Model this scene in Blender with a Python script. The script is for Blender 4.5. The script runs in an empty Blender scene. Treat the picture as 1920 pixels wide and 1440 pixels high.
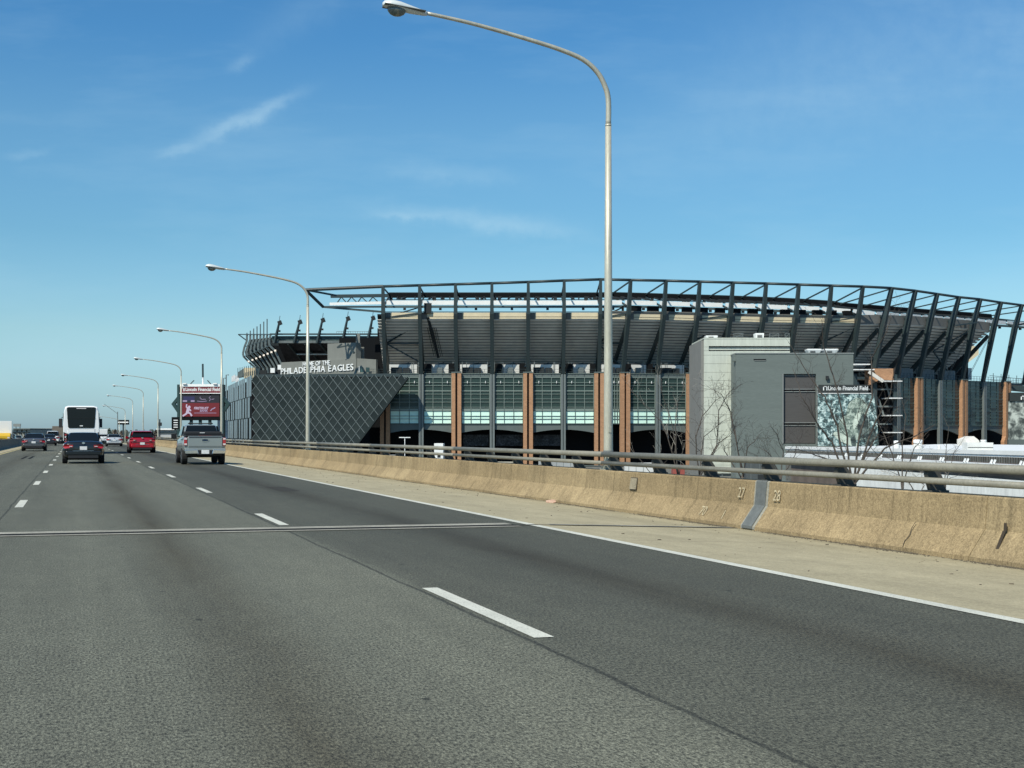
import bpy, math, random
from mathutils import Vector, Matrix
random.seed(7)
sc = bpy.context.scene
COL = sc.collection
rad = math.radians

# ------------------------------------------------------------------ camera
FPX, HZ, CAMH = 2700.0, 814.0, 1.45
cam_d = bpy.data.cameras.new('camera'); cam = bpy.data.objects.new('camera', cam_d); COL.objects.link(cam)
cam.location = (0, 0, CAMH); cam.rotation_euler = (rad(90), 0, 0)
cam_d.sensor_width = 36.0; cam_d.lens = FPX / 1920 * 36; cam_d.shift_y = (HZ - 720) / 1920
cam_d.clip_start = 0.1; cam_d.clip_end = 12000
sc.camera = cam
# ------------------------------------------------------------------ light
SUN = Vector((-0.385, -0.565, 0.73)).normalized()
sun_d = bpy.data.lights.new('sun', 'SUN'); sun = bpy.data.objects.new('sun', sun_d); COL.objects.link(sun)
sun_d.energy = 4.2; sun_d.angle = rad(0.53); sun_d.color = (1.0, 0.955, 0.83)
sun.rotation_euler = SUN.to_track_quat('Z', 'Y').to_euler()
sc.view_settings.view_transform = 'Standard'; sc.view_settings.look = 'None'
sc.view_settings.exposure = 0.22; sc.view_settings.gamma = 1.0
try: sc.view_settings.use_curve_mapping = False
except Exception: pass

W = bpy.data.worlds.new('World'); sc.world = W; W.use_nodes = True
def build_world():
    nt = W.node_tree; N = nt.nodes; L = nt.links; N.clear()
    out = N.new('ShaderNodeOutputWorld'); bg = N.new('ShaderNodeBackground'); bg.inputs[1].default_value = 0.085
    L.new(bg.outputs[0], out.inputs[0])
    sky = N.new('ShaderNodeTexSky'); sky.sky_type = 'NISHITA'; sky.sun_disc = False
    sky.sun_elevation = math.asin(SUN.z); sky.sun_rotation = math.atan2(SUN.x, SUN.y)
    sky.altitude = 50; sky.air_density = 1.2; sky.dust_density = 0.7; sky.ozone_density = 2.0
    def M(op, a, b=None, c=None):
        n = N.new('ShaderNodeMath'); n.operation = op
        for i, v in enumerate((a, b, c)):
            if v is None: continue
            if isinstance(v, (int, float)): n.inputs[i].default_value = v
            else: L.new(v, n.inputs[i])
        return n.outputs[0]
    tc = N.new('ShaderNodeTexCoord'); sp = N.new('ShaderNodeSeparateXYZ'); L.new(tc.outputs['Generated'], sp.inputs[0])
    x, y, z = sp.outputs
    # colour balance of the camera: deeper blue with height, pale teal at the horizon
    gr = N.new('ShaderNodeValToRGB'); L.new(M('MULTIPLY', z, 2.0), gr.inputs[0]); e = gr.color_ramp.elements
    e[0].position = 0.0; e[0].color = (.335, .53, .84, 1); e[1].position = 1.0; e[1].color = (.15, .37, .53, 1)
    for p, c in ((.05, (.34, .545, .82)), (.14, (.355, .525, .665)), (.27, (.265, .458, .58)), (.41, (.26, .46, .58)), (.53, (.185, .41, .575))):
        k = e.new(p); k.color = (*c, 1)
    sc2 = N.new('ShaderNodeVectorMath'); sc2.operation = 'SCALE'; sc2.inputs[3].default_value = 2.0; L.new(gr.outputs[0], sc2.inputs[0])
    tint = N.new('ShaderNodeMix'); tint.data_type = 'RGBA'; tint.blend_type = 'MULTIPLY'; tint.inputs[0].default_value = 1
    L.new(sky.outputs[0], tint.inputs[6]); L.new(sc2.outputs[0], tint.inputs[7])
    ys = M('MAXIMUM', y, 0.05); u = M('DIVIDE', x, ys); v = M('DIVIDE', z, ys)
    fade = M('GREATER_THAN', y, 0.06)
    cmb = N.new('ShaderNodeCombineXYZ'); L.new(u, cmb.inputs[0]); L.new(v, cmb.inputs[1])
    def noise(scale, detail, sx, sy, rot=0, rough=0.6):
        mp = N.new('ShaderNodeMapping'); mp.inputs['Scale'].default_value = (sx, sy, 1); mp.inputs['Rotation'].default_value = (0, 0, rot)
        L.new(cmb.outputs[0], mp.inputs[0]); t = N.new('ShaderNodeTexNoise'); L.new(mp.outputs[0], t.inputs['Vector'])
        t.inputs['Scale'].default_value = scale; t.inputs['Detail'].default_value = detail; t.inputs['Roughness'].default_value = rough
        return t.outputs[0]
    n1 = noise(30, 6, 1, 1.6); n2 = noise(9, 5, 0.5, 2.2, 0.2); n3 = noise(70, 5, 1, 1)
    def streak(cx, cy, ang, hl, hw, amp, wob=0.014):
        c, s = math.cos(ang), math.sin(ang)
        du = M('SUBTRACT', u, cx); dv = M('SUBTRACT', v, cy)
        a = M('ADD', M('MULTIPLY', du, c), M('MULTIPLY', dv, s))
        b = M('ADD', M('MULTIPLY', du, -s), M('MULTIPLY', dv, c))
        b = M('ADD', b, M('MULTIPLY', M('SUBTRACT', n1, 0.5), wob))
        b = M('ADD', b, M('MULTIPLY', M('SUBTRACT', n3, 0.5), wob * 0.6))
        ga = M('DIVIDE', a, hl); gb = M('DIVIDE', b, hw)
        q = M('ADD', M('POWER', M('ABSOLUTE', ga), 3), M('POWER', M('ABSOLUTE', gb), 2))
        g = M('POWER', 2.718, M('MULTIPLY', q, -1.6))
        return M('MULTIPLY', M('MULTIPLY', g, amp), M('ADD', 0.45, M('MULTIPLY', n3, 1.1)))
    P = lambda px, py: ((px - 960) / FPX, (HZ - py) / FPX)
    tot = None
    for (px, py, ang, hl, hw, amp) in ((462, 222, 0.43, 0.046, 0.0062, 0.34), (330, 285, 0.25, 0.016, 0.004, 0.16),
            (450, 118, 0.55, 0.012, 0.005, 0.14), (760, 405, -0.10, 0.03, 0.0035, 0.16), (880, 408, -0.09, 0.075, 0.007, 0.20),
            (840, 325, -0.1, 0.055, 0.008, 0.14), (1000, 432, -0.12, 0.05, 0.006, 0.14), (560, 30, 0.5, 0.05, 0.016, 0.07),
            (50, 290, 0.2, 0.018, 0.004, 0.12), (300, 660, 0.03, 0.2, 0.022, 0.10), (1750, 90, 0.2, 0.20, 0.075, 0.16), (1300, 250, 0.3, 0.09, 0.02, 0.05)):
        s_ = streak(*P(px, py), ang, hl, hw, amp)
        tot = s_ if tot is None else M('ADD', tot, s_)
    veil = M('MULTIPLY', M('MAXIMUM', M('SUBTRACT', n2, 0.48), 0), 0.5)
    tot = M('MULTIPLY', M('MINIMUM', M('ADD', tot, veil), 0.8), fade)
    mx = N.new('ShaderNodeMix'); mx.data_type = 'RGBA'; L.new(tot, mx.inputs[0]); L.new(tint.outputs[2], mx.inputs[6])
    mx.inputs[7].default_value = (5.2, 7.6, 9.0, 1)
    L.new(mx.outputs[2], bg.inputs[0])
build_world()

# ------------------------------------------------------------------ helpers
def U(px, py, Y):
    """world point seen at photograph position px,py when it stands Y metres ahead"""
    return Vector(((px - 960) / FPX * Y, Y, CAMH + (HZ - py) / FPX * Y))
def ux(px, Y): return (px - 960) / FPX * Y
def uz(py, Y): return CAMH + (HZ - py) / FPX * Y

class MB:
    def __init__(s): s.v = []; s.f = []
    def add(s, vs, fs):
        o = len(s.v); s.v += [tuple(p) for p in vs]; s.f += [tuple(i + o for i in f) for f in fs]
    def box(s, a, b):
        (x0, y0, z0), (x1, y1, z1) = a, b
        if x0 > x1: x0, x1 = x1, x0
        if y0 > y1: y0, y1 = y1, y0
        if z0 > z1: z0, z1 = z1, z0
        s.add([(x0,y0,z0),(x1,y0,z0),(x1,y1,z0),(x0,y1,z0),(x0,y0,z1),(x1,y0,z1),(x1,y1,z1),(x0,y1,z1)],
              [(0,3,2,1),(4,5,6,7),(0,1,5,4),(1,2,6,5),(2,3,7,6),(3,0,4,7)])
        return s
    def obox(s, c, ax, ay, az):
        c, ax, ay, az = Vector(c), Vector(ax), Vector(ay), Vector(az)
        vs = [c + ax*i + ay*j + az*k for k in (-1,1) for (i,j) in ((-1,-1),(1,-1),(1,1),(-1,1))]
        fs = [(0,3,2,1),(4,5,6,7),(0,1,5,4),(1,2,6,5),(2,3,7,6),(3,0,4,7)]
        if ax.cross(ay).dot(az) < 0: fs = [f[::-1] for f in fs]
        s.add(vs, fs); return s
    def bar(s, p, q, w, h, w2=None, h2=None, up=(0,0,1)):
        p, q = Vector(p), Vector(q); d = (q - p).normalized(); up = Vector(up)
        if abs(d.dot(up)) > 0.98: up = Vector((0,1,0)) if abs(d.y) < 0.9 else Vector((1,0,0))
        r = d.cross(up).normalized(); t = r.cross(d)
        w2 = w if w2 is None else w2; h2 = h if h2 is None else h2
        vs = [p + r*i*w/2 + t*j*h/2 for (i,j) in ((-1,-1),(1,-1),(1,1),(-1,1))] + [q + r*i*w2/2 + t*j*h2/2 for (i,j) in ((-1,-1),(1,-1),(1,1),(-1,1))]
        s.add(vs, [(0,1,2,3),(7,6,5,4),(0,4,5,1),(1,5,6,2),(2,6,7,3),(3,7,4,0)]); return s
    def tube(s, pts, r, n=8, caps=True):
        pts = [Vector(p) for p in pts]; rs = r if isinstance(r, (list, tuple)) else [r]*len(pts)
        rings = []; ref = None
        for i, p in enumerate(pts):
            d = (pts[min(i+1, len(pts)-1)] - pts[max(i-1, 0)]).normalized()
            if ref is None:
                ref = d.cross(Vector((0,0,1)) if abs(d.z) < 0.9 else Vector((1,0,0))).normalized()
            ref = (ref - d*ref.dot(d)).normalized(); b = d.cross(ref)
            rings.append([p + (ref*math.cos(2*math.pi*k/n) + b*math.sin(2*math.pi*k/n))*rs[i] for k in range(n)])
        s.loft(rings, caps); return s
    def loft(s, rings, caps=True):
        n = len(rings[0]); vs = [p for r in rings for p in r]; fs = []
        for i in range(len(rings)-1):
            for k in range(n):
                fs.append((i*n+k, i*n+(k+1)%n, (i+1)*n+(k+1)%n, (i+1)*n+k))
        if caps: fs.append(tuple(reversed(range(n)))); fs.append(tuple((len(rings)-1)*n+k for k in range(n)))
        s.add(vs, fs); return s
    def prism(s, poly, off):
        off = Vector(off); a = [Vector(p) for p in poly]; b = [p + off for p in a]; n = len(a)
        nrm = Vector((0,0,0))
        for i in range(n): nrm += (a[i]-a[0]).cross(a[(i+1)%n]-a[0])
        fs = [tuple(range(n)), tuple(reversed(range(n, 2*n)))] + [((i+1)%n, i, n+i, n+(i+1)%n) for i in range(n)]
        if nrm.dot(off) > 0: fs = [f[::-1] for f in fs]
        s.add(a+b, fs); return s
    def quad(s, a, b, c, d): s.add([a,b,c,d], [(0,1,2,3)]); return s
    def disc(s, c, ax, ay, n=16):
        c, ax, ay = Vector(c), Vector(ax), Vector(ay)
        s.add([c + ax*math.cos(2*math.pi*k/n) + ay*math.sin(2*math.pi*k/n) for k in range(n)], [tuple(range(n))]); return s
    def mesh(s, name):
        m = bpy.data.meshes.new(name); m.from_pydata(s.v, [], s.f); m.update(); return m
    def build(s, name, mat, parent=None, smooth=False, bevel=0, subsurf=0, kind=None):
        m = s.mesh(name); m.materials.append(mat)
        if smooth:
            for p in m.polygons: p.use_smooth = True
        o = bpy.data.objects.new(name, m); COL.objects.link(o)
        if parent is not None: o.parent = parent
        if bevel:
            b = o.modifiers.new('bevel', 'BEVEL'); b.width = bevel; b.segments = 2; b.limit_method = 'ANGLE'
        if subsurf:
            b = o.modifiers.new('sub', 'SUBSURF'); b.levels = subsurf; b.render_levels = subsurf
        if kind: o['kind'] = kind
        return o

def tag(o, label=None, cat=None, group=None, kind=None):
    if label: o['label'] = label
    if cat: o['category'] = cat
    if group: o['group'] = group
    if kind: o['kind'] = kind
    return o
def thing(name, label, cat, loc=(0,0,0), rz=0, group=None):
    o = bpy.data.objects.new(name, None); COL.objects.link(o); o.location = loc; o.rotation_euler = (0,0,rz)
    o.empty_display_size = 0.2
    return tag(o, label, cat, group)
def link_mesh(name, mesh, parent, loc=(0,0,0), mat=None):
    o = bpy.data.objects.new(name, mesh); COL.objects.link(o); o.parent = parent; o.location = loc
    return o
def copy_tree(o, parent=None):
    c = o.copy(); COL.objects.link(c); c.parent = parent
    for ch in o.children: copy_tree(ch, c)
    return c

_M = {}
def mat(name, col, rough=0.7, metal=0.0, var=0.0, vscale=1.0, fine=0.0, fscale=40.0, bump=0.0, bscale=60.0, spec=0.5, coat=0.0, stretch=(1,1,1)):
    if name in _M: return _M[name]
    m = bpy.data.materials.new(name); m.use_nodes = True; nt = m.node_tree; N = nt.nodes; L = nt.links
    b = N['Principled BSDF']; b.inputs['Roughness'].default_value = rough; b.inputs['Metallic'].default_value = metal
    b.inputs['Specular IOR Level'].default_value = spec
    b.inputs['Coat Weight'].default_value = coat; b.inputs['Coat Roughness'].default_value = 0.06
    b.inputs['Base Color'].default_value = (*col, 1)
    if var or fine or bump:
        tc = N.new('ShaderNodeTexCoord'); mp = N.new('ShaderNodeMapping'); mp.inputs['Scale'].default_value = stretch
        L.new(tc.outputs['Object'], mp.inputs[0])
        last = None
        def layer(last, amt, scale, detail):
            t = N.new('ShaderNodeTexNoise'); t.inputs['Scale'].default_value = scale; t.inputs['Detail'].default_value = detail
            t.inputs['Roughness'].default_value = 0.65
            L.new(mp.outputs[0], t.inputs['Vector'])
            r = N.new('ShaderNodeMapRange'); r.inputs[1].default_value = 0.3; r.inputs[2].default_value = 0.7
            r.inputs[3].default_value = 1 - amt; r.inputs[4].default_value = 1 + amt; L.new(t.outputs[0], r.inputs[0])
            x = N.new('ShaderNodeMix'); x.data_type = 'RGBA'; x.blend_type = 'MULTIPLY'; x.inputs[0].default_value = 1
            if last is None: x.inputs[6].default_value = (*col, 1)
            else: L.new(last, x.inputs[6])
            L.new(r.outputs[0], x.inputs[7]); return x.outputs[2]
        if var: last = layer(last, var, vscale, 5)
        if fine: last = layer(last, fine, fscale, 3)
        if last is not None: L.new(last, b.inputs['Base Color'])
        if bump:
            t = N.new('ShaderNodeTexNoise'); t.inputs['Scale'].default_value = bscale; t.inputs['Detail'].default_value = 4
            L.new(mp.outputs[0], t.inputs['Vector'])
            bp = N.new('ShaderNodeBump'); bp.inputs['Strength'].default_value = bump; bp.inputs['Distance'].default_value = 0.02
            L.new(t.outputs[0], bp.inputs['Height']); L.new(bp.outputs[0], b.inputs['Normal'])
    _M[name] = m; return m
def emis(name, col, s=1.0, base=(0.02,0.02,0.02)):
    m = bpy.data.materials.new(name); m.use_nodes = True; b = m.node_tree.nodes['Principled BSDF']
    b.inputs['Base Color'].default_value = (*base, 1); b.inputs['Emission Color'].default_value = (*col, 1); b.inputs['Emission Strength'].default_value = s
    b.inputs['Roughness'].default_value = 0.7; b.inputs['Specular IOR Level'].default_value = 0.15
    return m

def text_mesh(s, size, bold=0.0, depth=0.0):
    c = bpy.data.curves.new('txt', 'FONT'); c.body = s; c.size = size; c.offset = bold; c.extrude = depth; c.resolution_u = 3
    o = bpy.data.objects.new('txt', c); COL.objects.link(o)
    bpy.context.view_layer.update()
    dg = bpy.context.evaluated_depsgraph_get(); me = bpy.data.meshes.new_from_object(o.evaluated_get(dg))
    COL.objects.unlink(o); bpy.data.objects.remove(o); bpy.data.curves.remove(c)
    xs = [v.co.x for v in me.vertices] or [0]; 
    return me, min(xs), max(xs)
def text_on(name, s, size, origin, uvec, vvec, material, parent=None, bold=0.0, depth=0.0, fit=None):
    """lettering lying in the plane origin + a*uvec + b*vvec"""
    me, x0, x1 = text_mesh(s, size, bold, depth)
    uvec, vvec = Vector(uvec).normalized(), Vector(vvec).normalized(); n = uvec.cross(vvec)
    k = (fit / (x1 - x0)) if fit else 1.0
    for v in me.vertices:
        p = v.co.copy(); v.co = Vector(origin) + uvec * ((p.x - x0) * k) + vvec * p.y + n * p.z
    me.materials.append(material)
    o = bpy.data.objects.new(name, me); COL.objects.link(o)
    if parent is not None: o.parent = parent
    return o

# ------------------------------------------------------------------ road frame
TH = math.atan(0.304)
DV = Vector((-math.sin(TH), math.cos(TH), 0)); RV = Vector((math.cos(TH), math.sin(TH), 0)); ZV = Vector((0,0,1))
GROUND = -9.0
def zr(s):
    if s < 240: return 0.0
    if s < 420: return -0.00018 * (s - 240)**2
    return max(GROUND + 0.15, -5.83 - 0.0648 * (s - 420))
FOG, TOE, LLINE, RLINE, LEDGE = 7.0, 10.57, -1.05, 3.20, -5.05   # lane edges, metres right of the camera's line
def zt(t):
    if t <= FOG + 0.1: return 0.0
    return -0.12 * min(1, (t - FOG - 0.1) / (TOE - FOG - 0.1))
def RP(s, t, z=0): return DV*s + RV*t + ZV*(z + zr(s))
def s_of(Y, t): return (Y - t*RV.y) / DV.y
STN = [-12, 0, 60, 120, 180, 230] + list(range(240, 420, 10)) + list(range(420, 480, 20)) + [520, 700, 1200]

def asphalt():
    m = bpy.data.materials.new('asphalt'); m.use_nodes = True; nt = m.node_tree; N = nt.nodes; L = nt.links
    b = N['Principled BSDF']; b.inputs['Roughness'].default_value = 0.85; b.inputs['Specular IOR Level'].default_value = 0.35
    tc = N.new('ShaderNodeTexCoord'); sp = N.new('ShaderNodeSeparateXYZ'); L.new(tc.outputs['Object'], sp.inputs[0])
    def nz(scale, det, st=(1,1,1), rough=0.6):
        mp = N.new('ShaderNodeMapping'); mp.inputs['Scale'].default_value = st; L.new(tc.outputs['Object'], mp.inputs[0])
        t = N.new('ShaderNodeTexNoise'); t.inputs['Scale'].default_value = scale; t.inputs['Detail'].default_value = det; t.inputs['Roughness'].default_value = rough
        L.new(mp.outputs[0], t.inputs['Vector']); return t.outputs[0]
    def M(op, a, b_=None):
        n = N.new('ShaderNodeMath'); n.operation = op
        for i, v in enumerate((a, b_)):
            if v is None: continue
            if isinstance(v, (int, float)): n.inputs[i].default_value = v
            else: L.new(v, n.inputs[i])
        return n.outputs[0]
    wob = M('MULTIPLY', M('SUBTRACT', nz(0.35, 4, (1, 0.25, 1)), 0.5), 0.5)
    t = M('ADD', sp.outputs[0], wob)
    r = N.new('ShaderNodeMapRange'); r.inputs[1].default_value = -7; r.inputs[2].default_value = 8; L.new(t, r.inputs[0])
    cr = N.new('ShaderNodeValToRGB'); L.new(r.outputs[0], cr.inputs[0]); e = cr.color_ramp.elements
    def put(tt, g):
        p = (tt + 7) / 15
        el = cr.color_ramp.elements.new(p); el.color = (g, g, g, 1)
    e[0].position = 0; e[0].color = (.86,)*3 + (1,); e[1].position = 1; e[1].color = (.66,)*3 + (1,)
    for tt, g in ((-4.6,.90),(-3.2,.82),(-1.9,.98),(-0.9,.95),(0.1,1.10),(1.15,.88),(2.1,1.10),(2.98,1.06),(3.14,.72),(4.2,.64),(5.15,.54),(6.1,.60)): put(tt, g)
    # seam beside the lane line, tar-filled crack
    def seam(c, w, wobs):
        wv = M('ADD', M('MULTIPLY', M('SUBTRACT', nz(3.0, 6, (1, 0.5, 1), 0.75), 0.5), wobs*1.5), M('MULTIPLY', M('SUBTRACT', nz(0.30, 2, (1, 1, 1), 0.5), 0.5), wobs*1.6))
        a = M('ABSOLUTE', M('SUBTRACT', M('ADD', sp.outputs[0], wv), c))
        return M('MINIMUM', M('MAXIMUM', M('ADD', M('DIVIDE', M('SUBTRACT', a, M('MULTIPLY', nz(1.3, 4, (1,1,1), .7), w)), w * 1.3), 0.45), 0.45), 1.0)
    se = M('MULTIPLY', seam(3.06, 0.022, 0.05), seam(-1.22, 0.02, 0.05))
    mid = nz(2.2, 4, (1, 0.4, 1)); big = nz(0.22, 4, (1, 0.35, 1)); sp1 = nz(58, 3, (1,.38,1), .8); sp2 = nz(150, 2, (1,.4,1), rough=0.8); sp0 = nz(9, 4, (1,.5,1), .7); stk = nz(2.2, 5, (1,.025,1), .7)
    def rng(v, a, b_, lo, hi):
        q = N.new('ShaderNodeMapRange'); q.inputs[1].default_value = a; q.inputs[2].default_value = b_; q.inputs[3].default_value = lo; q.inputs[4].default_value = hi
        L.new(v, q.inputs[0]); return q.outputs[0]
    g = M('MULTIPLY', cr.outputs[0], rng(mid, .3, .7, .93, 1.07))
    g = M('MULTIPLY', g, rng(big, .3, .7, .9, 1.1))
    g = M('MULTIPLY', g, rng(sp1, .36, .64, .26, 1.75)); g = M('MULTIPLY', g, rng(sp2, .35, .65, .45, 1.6)); g = M('MULTIPLY', g, rng(sp0, .35, .65, .90, 1.10)); g = M('MULTIPLY', g, rng(stk, .3, .7, .88, 1.10))
    vo = N.new('ShaderNodeTexVoronoi'); vo.inputs['Scale'].default_value = 0.9; mp = N.new('ShaderNodeMapping'); mp.inputs['Scale'].default_value = (1.6, .9, 1)
    L.new(tc.outputs['Object'], mp.inputs[0]); L.new(mp.outputs[0], vo.inputs['Vector'])
    g = M('MULTIPLY', g, rng(vo.outputs['Distance'], .030, .052, .42, 1.0))
    g = M('MULTIPLY', g, se)
    mx = N.new('ShaderNodeMix'); mx.data_type = 'RGBA'; mx.blend_type = 'MULTIPLY'; mx.inputs[0].default_value = 1
    mx.inputs[6].default_value = (0.090, 0.091, 0.069, 1); L.new(g, mx.inputs[7])
    # oil drips down the middle of each lane
    def band(c, w):
        a = M('DIVIDE', M('ABSOLUTE', M('SUBTRACT', t, c)), w); return M('MAXIMUM', M('SUBTRACT', 1.0, a), 0.0)
    oil = M('ADD', M('ADD', band(1.15, .55), band(5.15, .6)), M('MULTIPLY', band(-3.0, .5), .8))
    oil = M('MULTIPLY', oil, rng(nz(1.1, 5, (1, .12, 1), .65), .35, .7, .30, 1.0))
    om = N.new('ShaderNodeMix'); om.data_type = 'RGBA'; om.blend_type = 'MULTIPLY'; L.new(oil, om.inputs[0]); L.new(mx.outputs[2], om.inputs[6]); om.inputs[7].default_value = (.60, .52, .42, 1)
    L.new(om.outputs[2], b.inputs['Base Color']); b.inputs['Diffuse Roughness'].default_value = 1.0
    bp = N.new('ShaderNodeBump'); bp.inputs['Strength'].default_value = 0.5; bp.inputs['Distance'].default_value = 0.006; L.new(sp2, bp.inputs['Height'])
    L.new(bp.outputs[0], b.inputs['Normal'])
    return m
MA = asphalt()
def concrete(name, col, pit=0.5, stain=0.25, drip=False, toe=None):
    m = bpy.data.materials.new(name); m.use_nodes = True; nt = m.node_tree; N = nt.nodes; L = nt.links
    b = N['Principled BSDF']; b.inputs['Roughness'].default_value = 0.92; b.inputs['Specular IOR Level'].default_value = 0.2
    tc = N.new('ShaderNodeTexCoord')
    def nz(scale, det, st=(1,1,1), rough=0.6):
        mp = N.new('ShaderNodeMapping'); mp.inputs['Scale'].default_value = st; L.new(tc.outputs['Object'], mp.inputs[0])
        t = N.new('ShaderNodeTexNoise'); t.inputs['Scale'].default_value = scale; t.inputs['Detail'].default_value = det; t.inputs['Roughness'].default_value = rough
        L.new(mp.outputs[0], t.inputs['Vector']); return t.outputs[0]
    cur = None
    def mul(v, a, b_, lo, hi):
        nonlocal cur
        q = N.new('ShaderNodeMapRange'); q.inputs[1].default_value = a; q.inputs[2].default_value = b_; q.inputs[3].default_value = lo; q.inputs[4].default_value = hi
        L.new(v, q.inputs[0]); x = N.new('ShaderNodeMix'); x.data_type = 'RGBA'; x.blend_type = 'MULTIPLY'; x.inputs[0].default_value = 1
        if cur is None: x.inputs[6].default_value = (*col, 1)
        else: L.new(cur, x.inputs[6])
        L.new(q.outputs[0], x.inputs[7]); cur = x.outputs[2]
    mul(nz(1.1, 5, (1, 0.5, 1)), .3, .7, 1 - stain, 1 + stain*0.8)
    mul(nz(5, 5, (1, 1.3, 0.6)), .3, .75, 1.05, 1 - stain*.5)
    mul(nz(16, 4, rough=.7), .35, .65, 1 - pit*0.28, 1 + pit*0.25)
    mul(nz(44, 3, rough=.75), .35, .65, 1 - pit*0.5, 1 + pit*0.45)
    mul(nz(90, 2, rough=.8), .62, .72, 1.0, 1 - pit)
    if drip: mul(nz(1.6, 4, (1, 2.2, .10), .7), .52, .68, 1.0, .74); mul(nz(4.5, 4, (1, 1.5, .12), .7), .56, .68, 1.0, .80)
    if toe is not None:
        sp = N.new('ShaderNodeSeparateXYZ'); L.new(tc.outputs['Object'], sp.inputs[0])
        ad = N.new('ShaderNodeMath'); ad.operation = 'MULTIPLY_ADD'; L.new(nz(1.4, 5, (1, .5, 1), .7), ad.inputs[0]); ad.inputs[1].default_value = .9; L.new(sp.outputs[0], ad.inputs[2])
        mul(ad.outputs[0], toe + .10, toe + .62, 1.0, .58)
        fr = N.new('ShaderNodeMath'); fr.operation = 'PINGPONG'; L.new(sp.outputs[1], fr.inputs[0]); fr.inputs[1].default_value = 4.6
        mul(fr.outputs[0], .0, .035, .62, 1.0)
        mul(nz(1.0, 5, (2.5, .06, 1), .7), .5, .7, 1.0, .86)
    L.new(cur, b.inputs['Base Color'])
    bp = N.new('ShaderNodeBump'); bp.inputs['Strength'].default_value = 0.45; bp.inputs['Distance'].default_value = 0.012; L.new(nz(50, 4), bp.inputs['Height'])
    L.new(bp.outputs[0], b.inputs['Normal'])
    return m
MBAR = concrete('barrier concrete', (0.338, 0.252, 0.140), 0.58, 0.22, True)
MBAR2 = concrete('barrier concrete lighter', (0.358, 0.270, 0.152), 0.58, 0.25, True)
MSH = concrete('shoulder concrete', (0.398, 0.347, 0.226), 0.35, 0.14, False, TOE)
MHEAD = concrete('joint header concrete', (0.33, 0.315, 0.26), 0.5, 0.25)
MPAINT = mat('road paint', (0.68, 0.665, 0.57), 0.7, var=0.12, vscale=3, fine=0.18, fscale=30)
def worn_paint(name, col):
    m = bpy.data.materials.new(name); m.use_nodes = True; nt = m.node_tree; N = nt.nodes; L = nt.links; b = N['Principled BSDF']; b.inputs['Roughness'].default_value = .75
    tc = N.new('ShaderNodeTexCoord')
    def nz(sc_, d, st, r):
        mp = N.new('ShaderNodeMapping'); mp.inputs['Scale'].default_value = st; L.new(tc.outputs['Object'], mp.inputs[0])
        n = N.new('ShaderNodeTexNoise'); n.inputs['Scale'].default_value = sc_; n.inputs['Detail'].default_value = d; n.inputs['Roughness'].default_value = r; L.new(mp.outputs[0], n.inputs['Vector']); return n.outputs[0]
    def step(src, a, b_, lo, hi):
        q = N.new('ShaderNodeMapRange'); q.inputs[1].default_value = a; q.inputs[2].default_value = b_; q.inputs[3].default_value = lo; q.inputs[4].default_value = hi; L.new(src, q.inputs[0]); return q.outputs[0]
    w1 = step(nz(55, 4, (1,.7,1), .8), .54, .66, 1.0, .45); w2 = step(nz(2.5, 5, (1,.3,1), .7), .35, .7, 1.06, .80)
    k = N.new('ShaderNodeMath'); k.operation = 'MULTIPLY'; L.new(w1, k.inputs[0]); L.new(w2, k.inputs[1])
    x = N.new('ShaderNodeMix'); x.data_type = 'RGBA'; x.blend_type = 'MULTIPLY'; x.inputs[0].default_value = 1; x.inputs[6].default_value = (*col, 1); L.new(k.outputs[0], x.inputs[7]); L.new(x.outputs[2], b.inputs['Base Color']); return m
MPAINT = worn_paint('worn road paint', (0.64, 0.63, 0.53))
MBLACK = mat('black rubber', (0.012, 0.012, 0.011), 0.95, spec=.15)
MRAIL = mat('rail grey paint', (0.215, 0.205, 0.165), 0.6, var=0.2, vscale=1.2, fine=0.16, fscale=22)
MPOST = mat('rail post steel', (0.06, 0.058, 0.05), 0.7, var=0.2, vscale=6)
MPLATE = mat('galvanised joint plate', (0.13, 0.14, 0.135), 0.75, var=0.2, vscale=8, fine=0.1)
MPOLE = mat('lamp pole aluminium', (0.50, 0.475, 0.38), 0.45, 0.3, var=0.16, vscale=5, fine=0.16, fscale=60, stretch=(1,1,.15))
MHEADL = mat('lamp housing', (0.62, 0.66, 0.64), 0.4, 0.1)
MLENS = mat('lamp glass', (0.13, 0.15, 0.13), 0.12, spec=0.8)

def strip(name, t0, t1, dz, m, s0=-12, s1=1200, parent=None, wobble=0):
    """a sheet following the road between offsets t0..t1; vertices in road coordinates so that the object axes follow the lanes"""
    st = sorted(set([s0, s1] + [s for s in STN if s0 < s < s1])); b = MB(); vs = []
    ts = sorted(set([t0, t1] + ([FOG+0.1] if t0 < FOG+0.1 < t1 else []))); n = len(ts)
    for s in st:
        for t in ts: vs.append((t, s, zr(s) + zt(t) + dz))
    fs = [(i*n+j, i*n+j+1, (i+1)*n+j+1, (i+1)*n+j) for i in range(len(st)-1) for j in range(n-1)]
    b.add(vs, fs); o = b.build(name, m, parent)
    if parent is None: o.rotation_euler = (0, 0, TH)
    return o

# ground
g = MB(); g.quad((-6000,-200,GROUND),(6000,-200,GROUND),(6000,9000,GROUND),(-6000,9000,GROUND))
MGR = mat('ground lot', (0.16, 0.155, 0.14), 0.95, var=0.3, vscale=0.02, fine=0.2, fscale=0.3)
tag(g.build('ground', MGR), kind='structure')
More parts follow.
